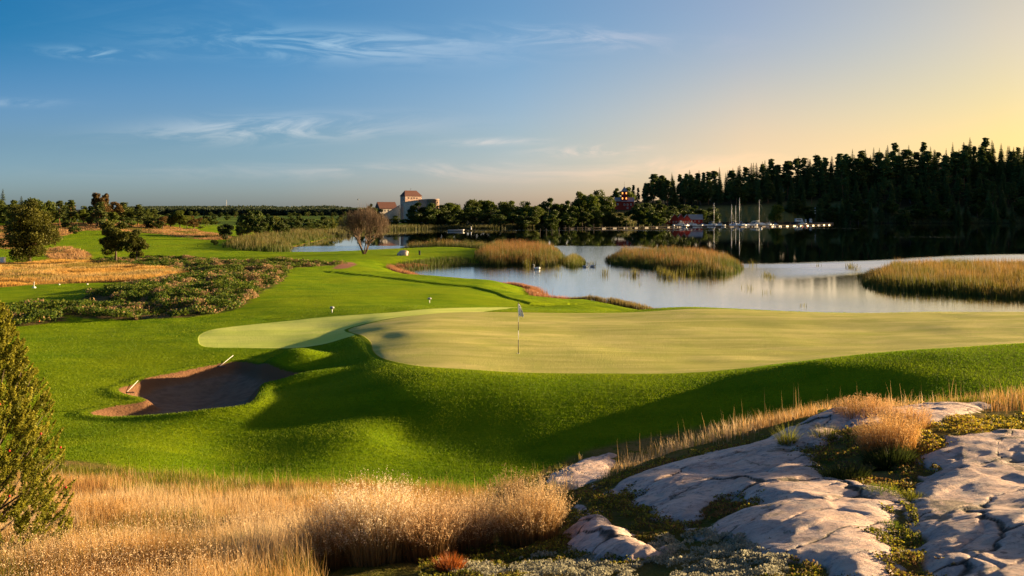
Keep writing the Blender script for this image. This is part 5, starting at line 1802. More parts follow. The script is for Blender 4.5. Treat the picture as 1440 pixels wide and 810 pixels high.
def bare_tree():
    """the half-bare many-stemmed tree on the spit"""
    g = np.random.default_rng(111)
    px, Y = 512, 152
    x, y, z = at(px, Y)
    root = empty('bare_tree', (x, y, z - 0.1))
    tag(root, 'half-bare brownish tree with fanning stems on the grassy spit by the lake', 'tree')
    mb = MB()
    tips = []
    def grow(p, d, L, r, lev):
        q = p + d * L
        mb.tube([p, p.lerp(q, 0.5) + Vector(g.normal(0, 0.03 * L, 3)), q], [r, r * 0.8, r * 0.62], 5 if lev < 2 else 3)
        if lev >= 5:
            tips.append(q); return
        for _ in range(3 if lev in (1, 2, 3) else 2):
            nd = (d + Vector(g.normal(0, 0.26 + 0.02 * lev, 3)) + Vector((0, 0, 0.13))).normalized()
            grow(q, nd, L * g.uniform(0.66, 0.92), r * 0.66, lev + 1)
        if lev > 1: tips.append(q)
    for k in range(9):
        a0 = k * 0.7 + g.uniform(-.2, .2)
        sp = g.uniform(0.25, 1.0)
        d = Vector((math.cos(a0) * sp, math.sin(a0) * sp, 1)).normalized()
        grow(Vector((math.cos(a0) * .12, math.sin(a0) * .12, 0)), d, 1.5, 0.12, 0)
    mb.build('branches', simple('bare_bark', (0.13, 0.085, 0.06), 0.85, 0.3), root, True)
    T = np.array([tuple(t_) for t_ in tips])
    print('tips', len(T), T[:, 2].max(), T[:, 0].min(), T[:, 0].max())
    # upright twigs and sparse small brown leaves
    m_ = 4
    P0 = np.repeat(T, m_, 0) + g.normal(0, 0.10, (len(T) * m_, 3))
    hd = np.hypot(P0[:, 0], P0[:, 1])
    n = len(P0)
    c = np.array((0.11, 0.075, 0.05)) * g.uniform(0.6, 1.4, (n, 1))
    b = blades('twigs', P0[:, 0], P0[:, 1], P0[:, 2], g.uniform(0.4, 1.1, n), 0.022, c, c * 1.1, 0.35, (0, 0), 5, kind=None, parent=root)
    idx = g.integers(0, len(T), 1700)
    P1 = T[idx] + g.normal(0, 0.28, (1700, 3)) + np.array([0, 0, 0.2])
    k_ = g.uniform(0, 1, (1700, 1))
    cols = np.array((0.08, 0.075, 0.025)) * (1 - k_) + np.array((0.15, 0.10, 0.05)) * k_
    mesh_obj('leaves', leaf_mesh('leaves', P1, 0.055, cols, g), M_LEAF, root)
    s_ = 8.6 / max(T[:, 2].max() + 0.4, 1)
    wid = (T[:, 0].max() - T[:, 0].min())
    root.scale = (8.6 / wid, 8.6 / wid, s_)


bare_tree()

# ------------------------------------------------------------------ castle
def stone_mat(name, c1, c2):
    m, t, out = newmat(name)
    P = t.obj()
    n1 = t.noise(P, 0.35, 4); n2 = t.noise(P, 2.2, 5, 0.7); v_ = t.voro(t.mapping(P, (1, 1, 1.5)), 1.6)
    c = t.mix(t.ss(n1, 0.4, 0.62), c1, c2)
    c = t.mix(t.ss(n2, 0.5, 0.72, 0, 0.6), c, tuple(x * 0.62 for x in c1))
    c = t.mix(t.ss(v_, 0.35, 0.55, 0, 0.3), c, (0.16, 0.11, 0.09))
    principled(t, out, c, 0.9, 0.15, t.bump(t.math('ADD', n2, v_), 0.7, 0.15))
    return m


M_STONE = stone_mat('pink_stone', (0.46, 0.33, 0.29), (0.56, 0.42, 0.36))
M_PLAST = stone_mat('pale_render', (0.50, 0.47, 0.44), (0.62, 0.58, 0.53))
M_TILE = simple('roof_tiles', (0.13, 0.062, 0.052), 0.8, 0.3, 1.5, 0.2, bump=0.6, bscale=5)


def castle():
    Y = 500
    # keep
    x = wx(578, Y); z = min(gz(x, Y), 4.5) - 1
    zt = lambda py: CAMZ + (HY - py) / FPX * Y - z
    yaw = R(37)
    root = empty('castle_keep', (x, Y, z), yaw)
    tag(root, 'tall square castle keep with a brown hipped roof above the trees', 'castle tower')
    w, d, h = 10.8, 5.4, zt(275.8)
    mb = MB(); mb.box((0, 0, h / 2), (w, d, h)); mb.build('wall', M_STONE, root, bevel=0.08)
    rt = zt(268.0)
    mb = MB()
    o = 0.35
    mb.add([(-w / 2 - o, -d / 2 - o, h - 0.1), (w / 2 + o, -d / 2 - o, h - 0.1), (w / 2 + o, d / 2 + o, h - 0.1), (-w / 2 - o, d / 2 + o, h - 0.1), (-w / 2 + 1.4, 0, rt), (w / 2 - 1.9, 0, rt)],
           [(0, 1, 5, 4), (1, 2, 5), (2, 3, 4, 5), (3, 0, 4), (3, 2, 1, 0)])
    rf = mb.build('roof', M_TILE, root)
    mb = MB(); mb.tube([(-0.4, 0, rt - 0.2), (-0.4, 0, rt + 1.2)], 0.05, 5); mb.box((-0.15, 0, rt + 1.0), (0.6, 0.03, 0.25)); mb.build('weather_vane', M_DARK, rf)
    for (wx_, wz) in [(-3, h - 1.1), (-1.2, h - 1.2), (0.6, h - 1.1), (2.4, h - 1.2), (-2.9, h - 3.3), (0.2, h - 3.5), (-1.3, h - 3.3), (2.8, h - 3.6), (-1, h - 7)]:
        mb = MB(); mb.box((wx_, -d / 2 - 0.02, wz), (0.6, 0.14, 0.95)); f = mb.build('window', M_STONE, root)
        mb = MB(); mb.box((wx_, -d / 2 - 0.10, wz), (0.42, 0.06, 0.75)); mb.build('pane', M_PANE, f)
    for (wy_, wz) in [(-1, h - 2), (1.2, h - 5)]:
        mb = MB(); mb.box((-w / 2 - 0.03, wy_, wz), (0.1, 0.45, 0.9)); mb.build('window', M_PANE, root)
    # hall
    x2 = wx(543, Y + 12); z2 = 3.5
    root = empty('castle_hall', (x2, Y + 12, z2), R(33))
    tag(root, 'long castle building with a reddish tiled roof left of the keep', 'castle building')
    s_ = (Y + 12) / FPX
    hh = CAMZ + (HY - 293) * s_ - z2; rr = CAMZ + (HY - 284) * s_ - z2
    mb = MB(); mb.box((0, 0, hh / 2), (10.5, 6, hh)); mb.build('wall', M_PLAST, root, bevel=0.05)
    mb = MB(); mb.prism([(-3.5, hh - 0.15), (3.5, hh - 0.15), (0, rr)], -5.7, 5.7, 'x'); mb.build('roof', M_TILE, root)
    for i in range(5):
        mb = MB(); mb.box((-4 + i * 2, -3.02, hh - 1.3), (0.6, 0.1, 0.8)); mb.build('window', M_PANE, root)
    # walls
    def wall(nm, pa, pb, ta, tb, Ya, Yb, lab, mat):
        a_ = Vector((wx(pa, Ya), Ya, 0)); b_ = Vector((wx(pb, Yb), Yb, 0))
        c = (a_ + b_) / 2; L = (b_ - a_).length; an = math.atan2(b_.y - a_.y, b_.x - a_.x)
        r_ = empty(nm, (c.x, c.y, 2.0), an)
        za = CAMZ + (HY - ta) / FPX * Ya - 2; zb = CAMZ + (HY - tb) / FPX * Yb - 2
        mb = MB(); mb.prism([(-L / 2, 0), (L / 2, 0), (L / 2, zb), (-L / 2, za)], -0.8, 0.8)
        mb.build('masonry', mat, r_, bevel=0.06)
        mb = MB(); mb.prism([(-L / 2, za), (L / 2, zb), (L / 2, zb + 0.3), (-L / 2, za + 0.3)], -0.95, 0.95)
        mb.build('coping', M_STONE, r_)
        tag(r_, lab, 'castle wall')
    wall('curtain_wall', 540, 562, 302, 289, Y - 6, Y - 4, 'grey curtain wall sloping up to the left side of the keep', M_PLAST)
    wall('curtain_wall', 568, 588, 285, 282, Y - 9, Y - 10, 'pale stand-in slab for the shaded lower right part of the keep', M_PLAST)  # shade on the keep's lower face, put in as a greyer slab
    wall('curtain_wall', 588, 604, 281.5, 280.5, Y - 8, Y - 8, 'castle wall joining the round tower on its left', M_STONE)
    x3 = wx(609, Y - 8); z3 = 3
    zt = CAMZ + (HY - 279.8) / FPX * (Y - 8) - z3
    root = empty('round_tower', (x3, Y - 8, z3))
    tag(root, 'low round castle tower glowing orange right of the keep', 'castle tower')
    mb = MB(); mb.lathe([(3.5, 0), (3.35, zt - 0.4), (3.4, zt - 0.4), (3.4, zt), (2.8, zt), (2.8, zt - 0.8)], n=28); mb.build('wall', M_STONE, root, True)
    for an in (-120, -70, -40):
        mb = MB(); mb.box((3.36 * math.cos(R(an)), 3.36 * math.sin(R(an)), zt - 2), (0.25, 0.25, 0.8), R(an)); mb.build('window', M_PANE, root)


castle()


# ------------------------------------------------------------------ harbour
def house(name, x, y, z, rz, w, d, h, rh, wallm, roofm, label, cat, wins=(), over=0.3, group=None, door=None):
    root = empty(name, (x, y, z), rz)
    tag(root, label, cat, group)
    mb = MB()
    mb.prism([(-w / 2, 0), (w / 2, 0), (w / 2, h), (0, h + rh - 0.05), (-w / 2, h)], -d / 2, d / 2)
    mb.build('wall', wallm, root)
    t_ = 0.14
    sl = rh / (w / 2)
    for s_ in (-1, 1):
        mb = MB()
        mb.prism([(0, h + rh + 0.0), (0, h + rh + t_), (s_ * (w / 2 + over), h - over * sl + t_), (s_ * (w / 2 + over), h - over * sl)], -d / 2 - over, d / 2 + over)
        mb.build('roof_slope', roofm, root)
    for (a_, b_) in wins:
        mb = MB(); mb.box((a_, -d / 2 - 0.03, b_), (0.75, 0.10, 0.85)); f = mb.build('window', M_WHITE, root)
        mb = MB(); mb.box((a_, -d / 2 - 0.09, b_), (0.55, 0.06, 0.65)); mb.build('pane', M_PANE, f)
    if door:
        mb = MB(); mb.box((door, -d / 2 - 0.03, 1.0), (0.95, 0.10, 2.0)); f = mb.build('door', M_WHITE, root)
        mb = MB(); mb.box((door + 0.35, -d / 2 - 0.11, 1.0), (0.06, 0.06, 0.14)); mb.build('handle', M_DARK, f)
    return root


YH = 520
def hz(py, Y): return CAMZ + (HY - py) / FPX * Y
bz = 1.1
for i, (px, w, top, py0) in enumerate([(939.5, 3.6, 304.0, 0), (948.5, 4.3, 300.7, 0), (957.0, 4.0, 301.2, 0), (965.5, 4.0, 301.8, 0)]):
    Yb = YH + i * 1.5
    apex = hz(top, Yb) - bz
    house('boathouse', wx(px, Yb), Yb, bz, R(-8), w, 9, apex * 0.55, apex * 0.45, M_RED, M_SROOF,
          ['small lower red boathouse at the left end of the row by the jetty', 'tallest red boathouse, second from the left end of the row', 'red gabled boathouse, third from the left end of the row', 'red gabled boathouse joined to the long shed'][i],
          'boathouse', wins=[(-0.8, 1.2), (0.8, 1.2)] if i else [(0.6, 1.2)], group='red boathouses at the harbour', door=(-0.1 if i == 2 else None))
Yb = YH + 8
root = empty('long_shed', (wx(978, Yb), Yb, bz), R(-4))
tag(root, 'long red shed with a grey slate roof at the right end of the boathouses', 'shed')
mb = MB(); mb.box((0, 0, 1.25), (7.6, 5, 2.5)); mb.build('wall', M_RED, root)
mb = MB(); ap = hz(301.5, Yb) - bz
mb.prism([(-2.9, 2.4), (2.9, 2.4), (0, ap)], -4.2, 4.2, 'x'); mb.build('roof', M_SROOF, root)
for a_ in (-2.4, -0.6, 1.8):
    mb = MB(); mb.box((a_, -2.53, 1.4), (0.7, 0.08, 0.8)); f = mb.build('window', M_WHITE, root)
    mb = MB(); mb.box((a_, -2.58, 1.4), (0.5, 0.06, 0.6)); mb.build('pane', M_PANE, f)


def villa():
    Y = 548
    M_GLOW = simple('lit_window', (0.5, 0.2, 0.06), 0.3, 0.05, emit=(1.0, 0.30, 0.06), estr=0.7)  # the orange glow is the pane material's own emission
    x = wx(877, Y); z = hz(290.5, Y)
    root = empty('red_villa', (x, Y, z - 2), R(-6))
    tag(root, 'red villa with a grey roof and orange-windowed lookout turret up among the trees', 'villa')
    mb = MB(); mb.box((0.4, 0, 2.6), (11.5, 7, 5.2)); mb.build('wall', M_RED, root)
    mb = MB(); mb.prism([(-4.2, 5.0), (4.2, 5.0), (0, 7.6)], -5.6, 6.5, 'x'); mb.build('roof', M_SROOF, root)
    mb = MB(); mb.box((-3.7, -2.5, 2.6), (4.2, 4, 5.1)); mb.build('wing', M_RED, root)
    mb = MB(); mb.prism([(-6.1, 5.15), (-1.3, 5.15), (-3.7, 6.9)], -4.9, 0); mb.build('wing_roof', M_SROOF, root)
    mb = MB(); mb.box((0.4, -1.5, 8.2), (3.6, 3.6, 6.2)); tw = mb.build('turret', M_RED, root)
    top = hz(262, Y) - z + 2
    mb = MB(); mb.add([(-1.7, -3.6, 11.2), (2.5, -3.6, 11.2), (2.5, 0.6, 11.2), (-1.7, 0.6, 11.2), (0.4, -1.5, top)], [(0, 1, 4), (1, 2, 4), (2, 3, 4), (3, 0, 4), (3, 2, 1, 0)])
    rf = mb.build('turret_roof', M_SROOF, root)
    mb = MB(); mb.tube([(0.4, -1.5, top - 0.2), (0.4, -1.5, hz(255.5, Y) - z + 2)], 0.06, 5); mb.box((0.4, -1.5, top + 1.2), (0.9, 0.05, 0.06)); mb.build('finial', M_DARK, rf)
    for a_, b_ in [(-0.75, 10.2), (1.55, 10.2), (-0.75, 7.0), (1.55, 7.0)]:
        mb = MB(); mb.box((a_, -3.33, b_), (0.95, 0.1, 1.35)); f = mb.build('turret_window', M_DARK, root)
        mb = MB(); mb.box((a_, -3.39, b_), (0.7, 0.06, 1.1)); mb.build('lit_pane', M_GLOW, f)
    for a_, b_ in [(2.3, 3.2), (4.4, 3.2), (-3.7, 3.4), (2.3, 1.2), (0.4, 3.2)]:
        yy = -4.53 if a_ < -2 else -3.53
        mb = MB(); mb.box((a_, yy, b_), (0.9, 0.1, 1.1)); f = mb.build('window', M_WHITE, root)
        mb = MB(); mb.box((a_, yy - 0.06, b_), (0.65, 0.06, 0.85)); mb.build('pane', M_PANE, f)


villa()


def jetty():
    # long jetty from left (far shore) to the quay on the right
    pts = [(792, 322.2), (840, 321.6), (900, 320.6), (960, 319.6), (1020, 319.4), (1080, 318.6), (1130, 317.6), (1168, 316.4)]
    P_ = [w0(*p) for p in pts]
    root = empty('jetty', (P_[0][0], P_[0][1], 0))
    tag(root, 'long low wooden jetty running across the lake to the boats', 'jetty')
    ox, oy = P_[0]
    for (a_, b_) in zip(P_[:-1], P_[1:]):
        dx, dy = b_[0] - a_[0], b_[1] - a_[1]
        L = math.hypot(dx, dy); an = math.atan2(dy, dx)
        mb = MB()
        mb.box(((a_[0] + b_[0]) / 2 - ox, (a_[1] + b_[1]) / 2 - oy, 0.62), (L - 0.1, 1.9, 0.16), an)
        mb.box(((a_[0] + b_[0]) / 2 - ox, (a_[1] + b_[1]) / 2 - oy - 0.9, 0.45), (L - 0.1, 0.12, 0.25), an)
        mb.build('deck', M_WOODG, root)
        nf = int(L / 7)
        for k in range(nf):
            t_ = (k + 0.5) / nf
            mb = MB(); mb.box((a_[0] + dx * t_ - ox, a_[1] + dy * t_ - oy, 0.2), (2.6, 1.6, 0.65), an); mb.build('float', M_DARK, root)
    i = 0
    for px in list(np.arange(800, 990, 11.5)) + [1015, 1062, 1110, 1150]:
        py = np.interp(px, [p[0] for p in pts], [p[1] for p in pts])
        x, y = w0(px, py)
        hgt = [1.7, 1.1, 1.4, 2.3][i % 4]
        i += 1
        mb = MB(); mb.tube([(x - ox, y - oy - 1.15, -1), (x - ox, y - oy - 1.15, hgt)], 0.15, 7)
        mb.box((x - ox, y - oy - 1.15, hgt + 0.05), (0.36, 0.36, 0.1)); mb.build('post', M_WOODG, root)


jetty()


def mooring_posts():
    for i, (px, py, h) in enumerate([(759.5, 327.5, 2.2), (768, 327, 1.9), (776, 326.5, 1.6), (786, 326.3, 2.3), (795, 321, 1.8), (833, 319, 2.2), (848, 318.5, 2.0), (907, 318, 3.2), (914, 318, 2.5), (929, 317.5, 3.0), (938, 321, 2.6), (946, 321, 3.2)]):
        x, y = w0(px, py)
        mb = MB(); mb.tube([(0, 0, -1.2), (0.02, 0, h * 0.75)], [0.17, 0.14], 8); mb.lathe([(0.16, h * .75), (0.17, h * .75 + .06), (0.02, h * .75 + 0.16)], n=8)
        o = mb.build('mooring_post', M_WOODG)
        o.location = (x, y, 0)
        tag(o, 'bare wooden post standing in the water ' + ('left of the jetty end' if px < 790 else 'beside the long jetty'), 'post', 'mooring posts by the jetty')


mooring_posts()


def hull_mesh(L, Bm, Hb, sheer=0.25, n=12):
    """stations from stern to bow; open-topped loft closed by a deck"""
    mb = MB()
    sec = []
    for i in range(n + 1):
        t_ = i / n
        wd = Bm / 2 * (1 - max(0, (t_ - 0.35) / 0.65) ** 2.3) * (0.86 + 0.14 * min(1, t_ / 0.3)) + 0.02
        zt = Hb * (0.85 + sheer * t_ * t_)
        kb = -0.35 * Hb * (1 - t_ ** 5)
        xx = (t_ - 0.5) * L
        xb = xx + (0.04 * L * t_ * 0)
        sec.append([(xx + 0.06 * L * t_, -wd, zt), (xx + 0.03 * L * t_, -wd * 0.86, zt * 0.4), (xx, -wd * 0.45, kb * 0.7), (xx - 0.02 * L * t_, 0, kb), (xx, wd * 0.45, kb * 0.7), (xx + 0.03 * L * t_, wd * 0.86, zt * 0.4), (xx + 0.06 * L * t_, wd, zt)])
    V = [p for s_ in sec for p in s_]
    m = 7
    F = []
    for i in range(n):
        for k in range(m - 1):
            F.append((i * m + k, i * m + k + 1, (i + 1) * m + k + 1, (i + 1) * m + k))
        F.append((i * m + m - 1, i * m, (i + 1) * m, (i + 1) * m + m - 1))
    F.append(tuple(range(m)))
    F.append(tuple(range(n * m, n * m + m))[::-1])
    mb.add(V, F)
    return mb


M_SAIL = simple('sail_cover', (0.05, 0.10, 0.22), 0.7, 0.1)
M_BLUE = simple('blue_canvas', (0.06, 0.16, 0.30), 0.7, 0.1)


def sailboat(px, py, mast_top, L, rz, label, cover=True):
    x, y = w0(px, py)
    root = empty('sailing_boat', (x, y, 0), rz)
    tag(root, label, 'sailboat', 'boats moored at the harbour')
    hull_mesh(L, L * 0.30, L * 0.11).build('hull', M_WHITE, root, True)
    dk = L * 0.11 * 0.9
    mb = MB(); mb.box((L * 0.08, 0, dk + 0.28), (L * 0.36, L * 0.17, 0.5), 0, 0.86); mb.build('cabin', M_WHITE, root, bevel=0.05)
    for s_ in (-1, 1):
        mb = MB(); mb.box((L * 0.08, s_ * L * 0.083, dk + 0.30), (L * 0.24, 0.03, 0.16)); mb.build('cabin_window', M_PANE, root)
    mt = CAMZ + (HY - mast_top) / FPX * y
    mb = MB(); mb.tube([(L * 0.1, 0, dk), (L * 0.1, 0, mt)], [0.11, 0.07], 8); ms = mb.build('mast', M_WHITE, root, True)
    mb = MB()
    for k in (0.35, 0.65): mb.box((L * 0.1, 0, mt * k + 0.5), (0.1, 1.5, 0.07))
    mb.build('spreaders', M_GREY, ms)
    mb = MB(); mb.tube([(L * 0.1, 0, dk + 1.3), (-L * 0.28, 0, dk + 1.2)], 0.07, 6); bm_ = mb.build('boom', M_GREY, root, True)
    mb = MB(); mb.tube([(L * 0.09, 0, dk + 1.5), (-L * 0.1, 0, dk + 1.42), (-L * 0.27, 0, dk + 1.33)], [0.22, 0.17, 0.09], 7); mb.build('furled_sail', M_SAIL if cover else M_WHITE, bm_, True)
    mb = MB()
    mb.tube([(L * 0.1, 0, mt), (L * 0.54, 0, dk + 0.1)], 0.007, 4); mb.tube([(L * 0.1, 0, mt), (-L * 0.48, 0, dk)], 0.007, 4)
    for s_ in (-1, 1): mb.tube([(L * 0.1, 0, mt * 0.95), (L * 0.08, s_ * L * 0.14, dk)], 0.007, 4)
    mb.build('rigging', M_GREY, root)
    mb = MB(); mb.box((-L * 0.2, 0, dk + 0.35), (L * 0.12, L * 0.2, 0.5), 0, 0.7); mb.build('sprayhood', M_BLUE, root, bevel=0.05)


def motorboat(px, py, L, rz, label, kind=0, group='boats moored at the harbour'):
    x, y = w0(px, py)
    root = empty('motor_boat', (x, y, 0), rz)
    tag(root, label, 'motorboat', group)
    hull_mesh(L, L * 0.34, L * 0.13).build('hull', M_WHITE, root, True)
    dk = L * 0.13 * 0.9
    if kind == 0:
        mb = MB(); mb.box((0.02 * L, 0, dk + 0.55), (L * 0.42, L * 0.25, 1.1), 0, 0.78); cb = mb.build('cabin', M_WHITE, root, bevel=0.06)
        mb = MB(); mb.box((0.02 * L, 0, dk + 0.78), (L * 0.385, L * 0.252, 0.36), 0, 0.93); mb.build('windows', M_PANE, cb)
        mb = MB(); mb.tube([(0, 0, dk + 1.1), (0, 0, dk + 2.2)], 0.05, 5); mb.build('aerial_mast', M_WHITE, root)
    else:
        mb = MB(); mb.prism([(0.05 * L, dk), (0.2 * L, dk), (0.02 * L, dk + 0.7), (-0.02 * L, dk + 0.7)], -L * 0.12, L * 0.12); mb.build('windscreen', M_PANE, root)
        mb = MB(); mb.box((-0.18 * L, 0, dk + 0.4), (L * 0.3, L * 0.27, 0.7), 0, 0.8); mb.build('canvas_cover', M_BLUE if kind == 1 else M_WHITE, root, bevel=0.06)
    mb = MB(); mb.box((-L * 0.51, 0, dk * 0.7), (0.4, 0.4, 0.8)); mb.build('outboard_motor', M_DARK, root, bevel=0.05)


sailboat(1002, 317.8, 285, 9.0, R(8), 'white sailboat with its mast alone, left of the three close masts')
sailboat(1029.5, 318.2, 287.5, 8.5, R(95), 'white sailboat moored end on, with the left one of three close masts')
sailboat(1034.5, 316.2, 289, 8.0, R(75), 'white sailboat with the shortest and middle one of three close masts', False)
sailboat(1041, 318.3, 278.0, 11.0, R(100), 'white sailboat with the tallest mast of the harbour')
sailboat(1065, 317.0, 280.5, 12.0, R(5), 'white sailboat with a thin dark mast at the right end of the boats', False)
motorboat(957, 317.6, 8.5, R(20), 'large white cabin motorboat in front of the red boathouses')
motorboat(966, 318.4, 6.5, R(60), 'white motorboat with blue canvas in front of the boathouses', 1)
motorboat(972, 317.6, 7.0, R(-12), 'white cabin cruiser between the boathouses and the shed')
motorboat(980, 318.0, 6.0, R(-5), 'open white motorboat at the right of the boathouse group', 2)
motorboat(1057, 318.0, 6.0, R(0), 'white cabin motorboat behind the jetty, left of the dark mast', 0)
motorboat(1076, 317.2, 6.5, R(0), 'white boat with canvas at the right end behind the jetty', 2)
motorboat(1088, 316.7, 5.0, R(170), 'small open boat last in the row behind the jetty', 1)
motorboat(947, 318.6, 5.0, R(80), 'small white open boat at the left end of the boathouse row', 2)
motorboat(961.5, 318.9, 5.5, R(100), 'small white cabin boat lying end on between two others by the boathouses', 0)
motorboat(990, 317.6, 5.5, R(10), 'white boat with blue canvas between the shed and the first mast', 1)
motorboat(1012, 317.9, 6.0, R(-6), 'white cabin boat just right of the first mast', 0)
motorboat(1048, 317.4, 5.5, R(12), 'white boat with canvas right of the tallest mast', 2)
motorboat(1082, 317.0, 5.0, R(3), 'small white cabin boat second from the right end of the row', 0)
motorboat(1128, 315.6, 5.5, R(5), 'white boat lying at the outer pontoon below the beacon pole', 0)


def rowing_boat():
    x, y = w0(641, 325.4)
    root = empty('rowing_boat', (x, y, 0), R(4))
    tag(root, 'grey open boat moored under the trees right of the castle', 'rowing boat')
    hull_mesh(6.5, 1.9, 0.8).build('hull', M_GREY, root, True)
    for k in (-1.3, 0.6):
        mb = MB(); mb.box((k, 0, 0.72), (0.35, 1.5, 0.06)); mb.build('thwart', M_WOODG, root)
    x, y = w0(655, 324.6)
    mb = MB(); mb.box((0, 0, 0.45), (9, 1.4, 0.18)); o = empty('landing_stage', (x, y, 0), R(3)); mb.build('deck', M_WOODG, o)
    tag(o, 'small wooden landing stage beside the grey open boat', 'jetty')
    for k in (-3.8, 0, 3.8):
        mb = MB(); mb.tube([(k, -0.7, -1), (k, -0.7, 0.9)], 0.1, 6); mb.build('post', M_WOODG, o)
    x, y = w0(662.5, 324.4)
    mb = MB(); mb.lathe([(0.25, 0), (0.28, 0.4), (0.12, 0.8), (0.14, 1.4), (0.05, 1.5)], n=10); o = mb.build('small_beacon', M_WHITE); o.location = (x, y, 0.45)
    tag(o, 'little white marker at the end of the landing stage', 'marker')


rowing_boat()


def harbour_bits():
    # outer quay
    x0, y0 = w0(1115, 315.0); x1, y1 = w0(1168, 314.8)
    root = empty('quay', ((x0 + x1) / 2, (y0 + y1) / 2, 0), math.atan2(y1 - y0, x1 - x0))
    L = math.hypot(x1 - x0, y1 - y0)
    mb = MB(); mb.box((0, 0, 0.35), (L, 7, 1.3)); mb.build('stone_edge', M_DARK, root, bevel=0.1)
    mb = MB(); mb.box((0, 0, 1.06), (L - 0.3, 6.7, 0.12)); mb.build('top', M_WOODG, root)
    tag(root, 'dark low quay under the beacon pole at the right end of the harbour', 'quay')
    # beacon pole
    x, y = w0(1147, 315.2); zb = 1.1
    root = empty('beacon_pole', (x, y, zb)); tag(root, 'tall slim lattice pole with cross pieces on the outer quay', 'pole')
    top = hz(289, y) - zb
    mb = MB()
    for s_ in (-1, 1): mb.tube([(s_ * 0.3, 0, 0), (s_ * 0.16, 0, top)], 0.07, 5)
    for k in range(9): mb.box((0, 0, top * (k + 0.7) / 9.5), (0.55, 0.06, 0.08))
    mb.build('mast', M_WOODG, root)
    for k in (0.55, 0.7, 0.85): 
        mb = MB(); mb.box((-0.35, 0, top * k), (0.5, 0.12, 0.4)); mb.build('sign_board', M_WHITE, root)
    # light caravan, fuel pump, sign
    x, y = w0(1124, 315.0)
    root = empty('camper_van', (x, y + 1, 1.12), R(4)); tag(root, 'pale camper van parked on the outer quay', 'camper van')
    mb = MB(); mb.prism([(-2.5, 0.4), (2.5, 0.4), (2.5, 1.2), (1.9, 2.5), (-2.5, 2.5)], -1, 1); mb.build('body', M_WHITE, root, bevel=0.08)
    mb = MB(); mb.box((-0.3, -1.02, 1.75), (3.2, 0.05, 0.55)); mb.build('side_windows', M_PANE, root)
    for a_ in (-1.6, 1.6):
        for s_ in (-1, 1):
            mb = MB(); mb.tube([(a_, s_ * 0.95 - 0.1, 0.35), (a_, s_ * 0.95 + 0.1, 0.35)], 0.35, 12); mb.build('wheel', M_DARK, root)
    x, y = w0(1133, 315.1)
    root = empty('fuel_pump', (x, y, 1.12)); tag(root, 'white fuel pump right of the camper van on the quay', 'fuel pump')
    mb = MB(); mb.box((0, 0, 1.0), (0.9, 0.6, 2.0)); mb.build('cabinet', M_WHITE, root, bevel=0.05)
    mb = MB(); mb.box((0, -0.31, 1.5), (0.6, 0.04, 0.4)); mb.build('display', M_PANE, root)
    x, y = w0(1140, 315.2)
    root = empty('white_kiosk', (x, y, 1.12)); tag(root, 'small white kiosk between the fuel pump and the beacon pole', 'kiosk')
    mb = MB(); mb.box((0, 0, 1.1), (1.5, 1.2, 2.2)); mb.build('wall', M_WHITE, root)
    mb = MB(); mb.prism([(-0.9, 2.2), (0.9, 2.2), (0, 2.9)], -0.75, 0.75); mb.build('roof', M_SROOF, root)
    mb = MB(); mb.box((0.2, -0.62, 1.4), (0.6, 0.05, 0.6)); mb.build('window', M_PANE, root)
    # two little white huts on the wooded shore with a pale road bank
    for i, (px, ty, by, w) in enumerate([(1164, 295.2, 301.5, 4), (1201, 293.0, 300.2, 5.5)]):
        x, Y, zb = thit(px, by)
        wd = w / FPX * Y * 0.75
        hh = hz(ty, Y) - hz(by, Y)
        house('white_hut', x, Y, zb - 0.1, R(10), wd, 2.2, hh * 0.75, hh * 0.3, M_WHITE, M_SROOF,
              ['small narrow white hut on the dark shore right of the beacon pole', 'wider white hut on the pale shore road in front of the forest'][i], 'hut', wins=[(0.2, hh * 0.45)], group='white huts on the wooded shore')
    # retaining wall / pale road edge
    sx0, sy0, sz0 = thit(1186, 301.2)
    root = empty('shore_wall', (sx0, sy0, sz0 - 0.9), R(2)); tag(root, 'pale low wall along the shore road between the white huts', 'wall')
    mb = MB(); mb.box((0, 0, 0.9), (24, 0.6, 1.6)); mb.build('masonry', M_WOODG, root, bevel=0.05)
    mb = MB(); mb.box((0, 0, 1.76), (24.2, 0.8, 0.12)); mb.build('coping', M_WHITE, root)
    # buoys
    cols = [(0.6, 0.05, 0.03), (0.75, 0.72, 0.68)]
    mr = [simple('buoy_red', cols[0], 0.4), M_WHITE]
    for i, (px, py, k) in enumerate([(1128, 318.9, 0), (1120, 319.1, 1), (1134, 318.7, 0), (1152, 317.2, 1), (1097.5, 319.5, 1), (1061, 318.9, 1), (1070.5, 321.7, 1), (1089, 318.7, 1)]):
        x, y = w0(px, py)
        mb = MB(); mb.lathe([(0.05, -0.3), (0.35, -0.15), (0.45, 0.15), (0.32, 0.5), (0.1, 0.62), (0.1, 0.75)], n=12)
        o = mb.build('mooring_buoy', mr[k], smooth=True); o.location = (x, y, 0)
        tag(o, ('red' if k == 0 else 'white') + ' mooring buoy floating in front of the ' + ('outer quay' if px > 1110 else 'jetty'), 'buoy', 'mooring buoys')


harbour_bits()


# ------------------------------------------------------------------ on the course
def mat_flag():
    m, t, out = newmat('flag_cloth')
    P = t.obj(); X, Y_, Z = t.sep(P)
    c = t.mix(t.ss(t.noise(t.mapping(P, (4, 4, 6)), 1.0, 2), 0.58, 0.62), (0.85, 0.85, 0.85), (0.16, 0.18, 0.34))
    c = t.mix(t.ss(X, 0.13, 0.15), c, (0.80, 0.78, 0.75))
    principled(t, out, c, 0.8, 0.1)
    return m


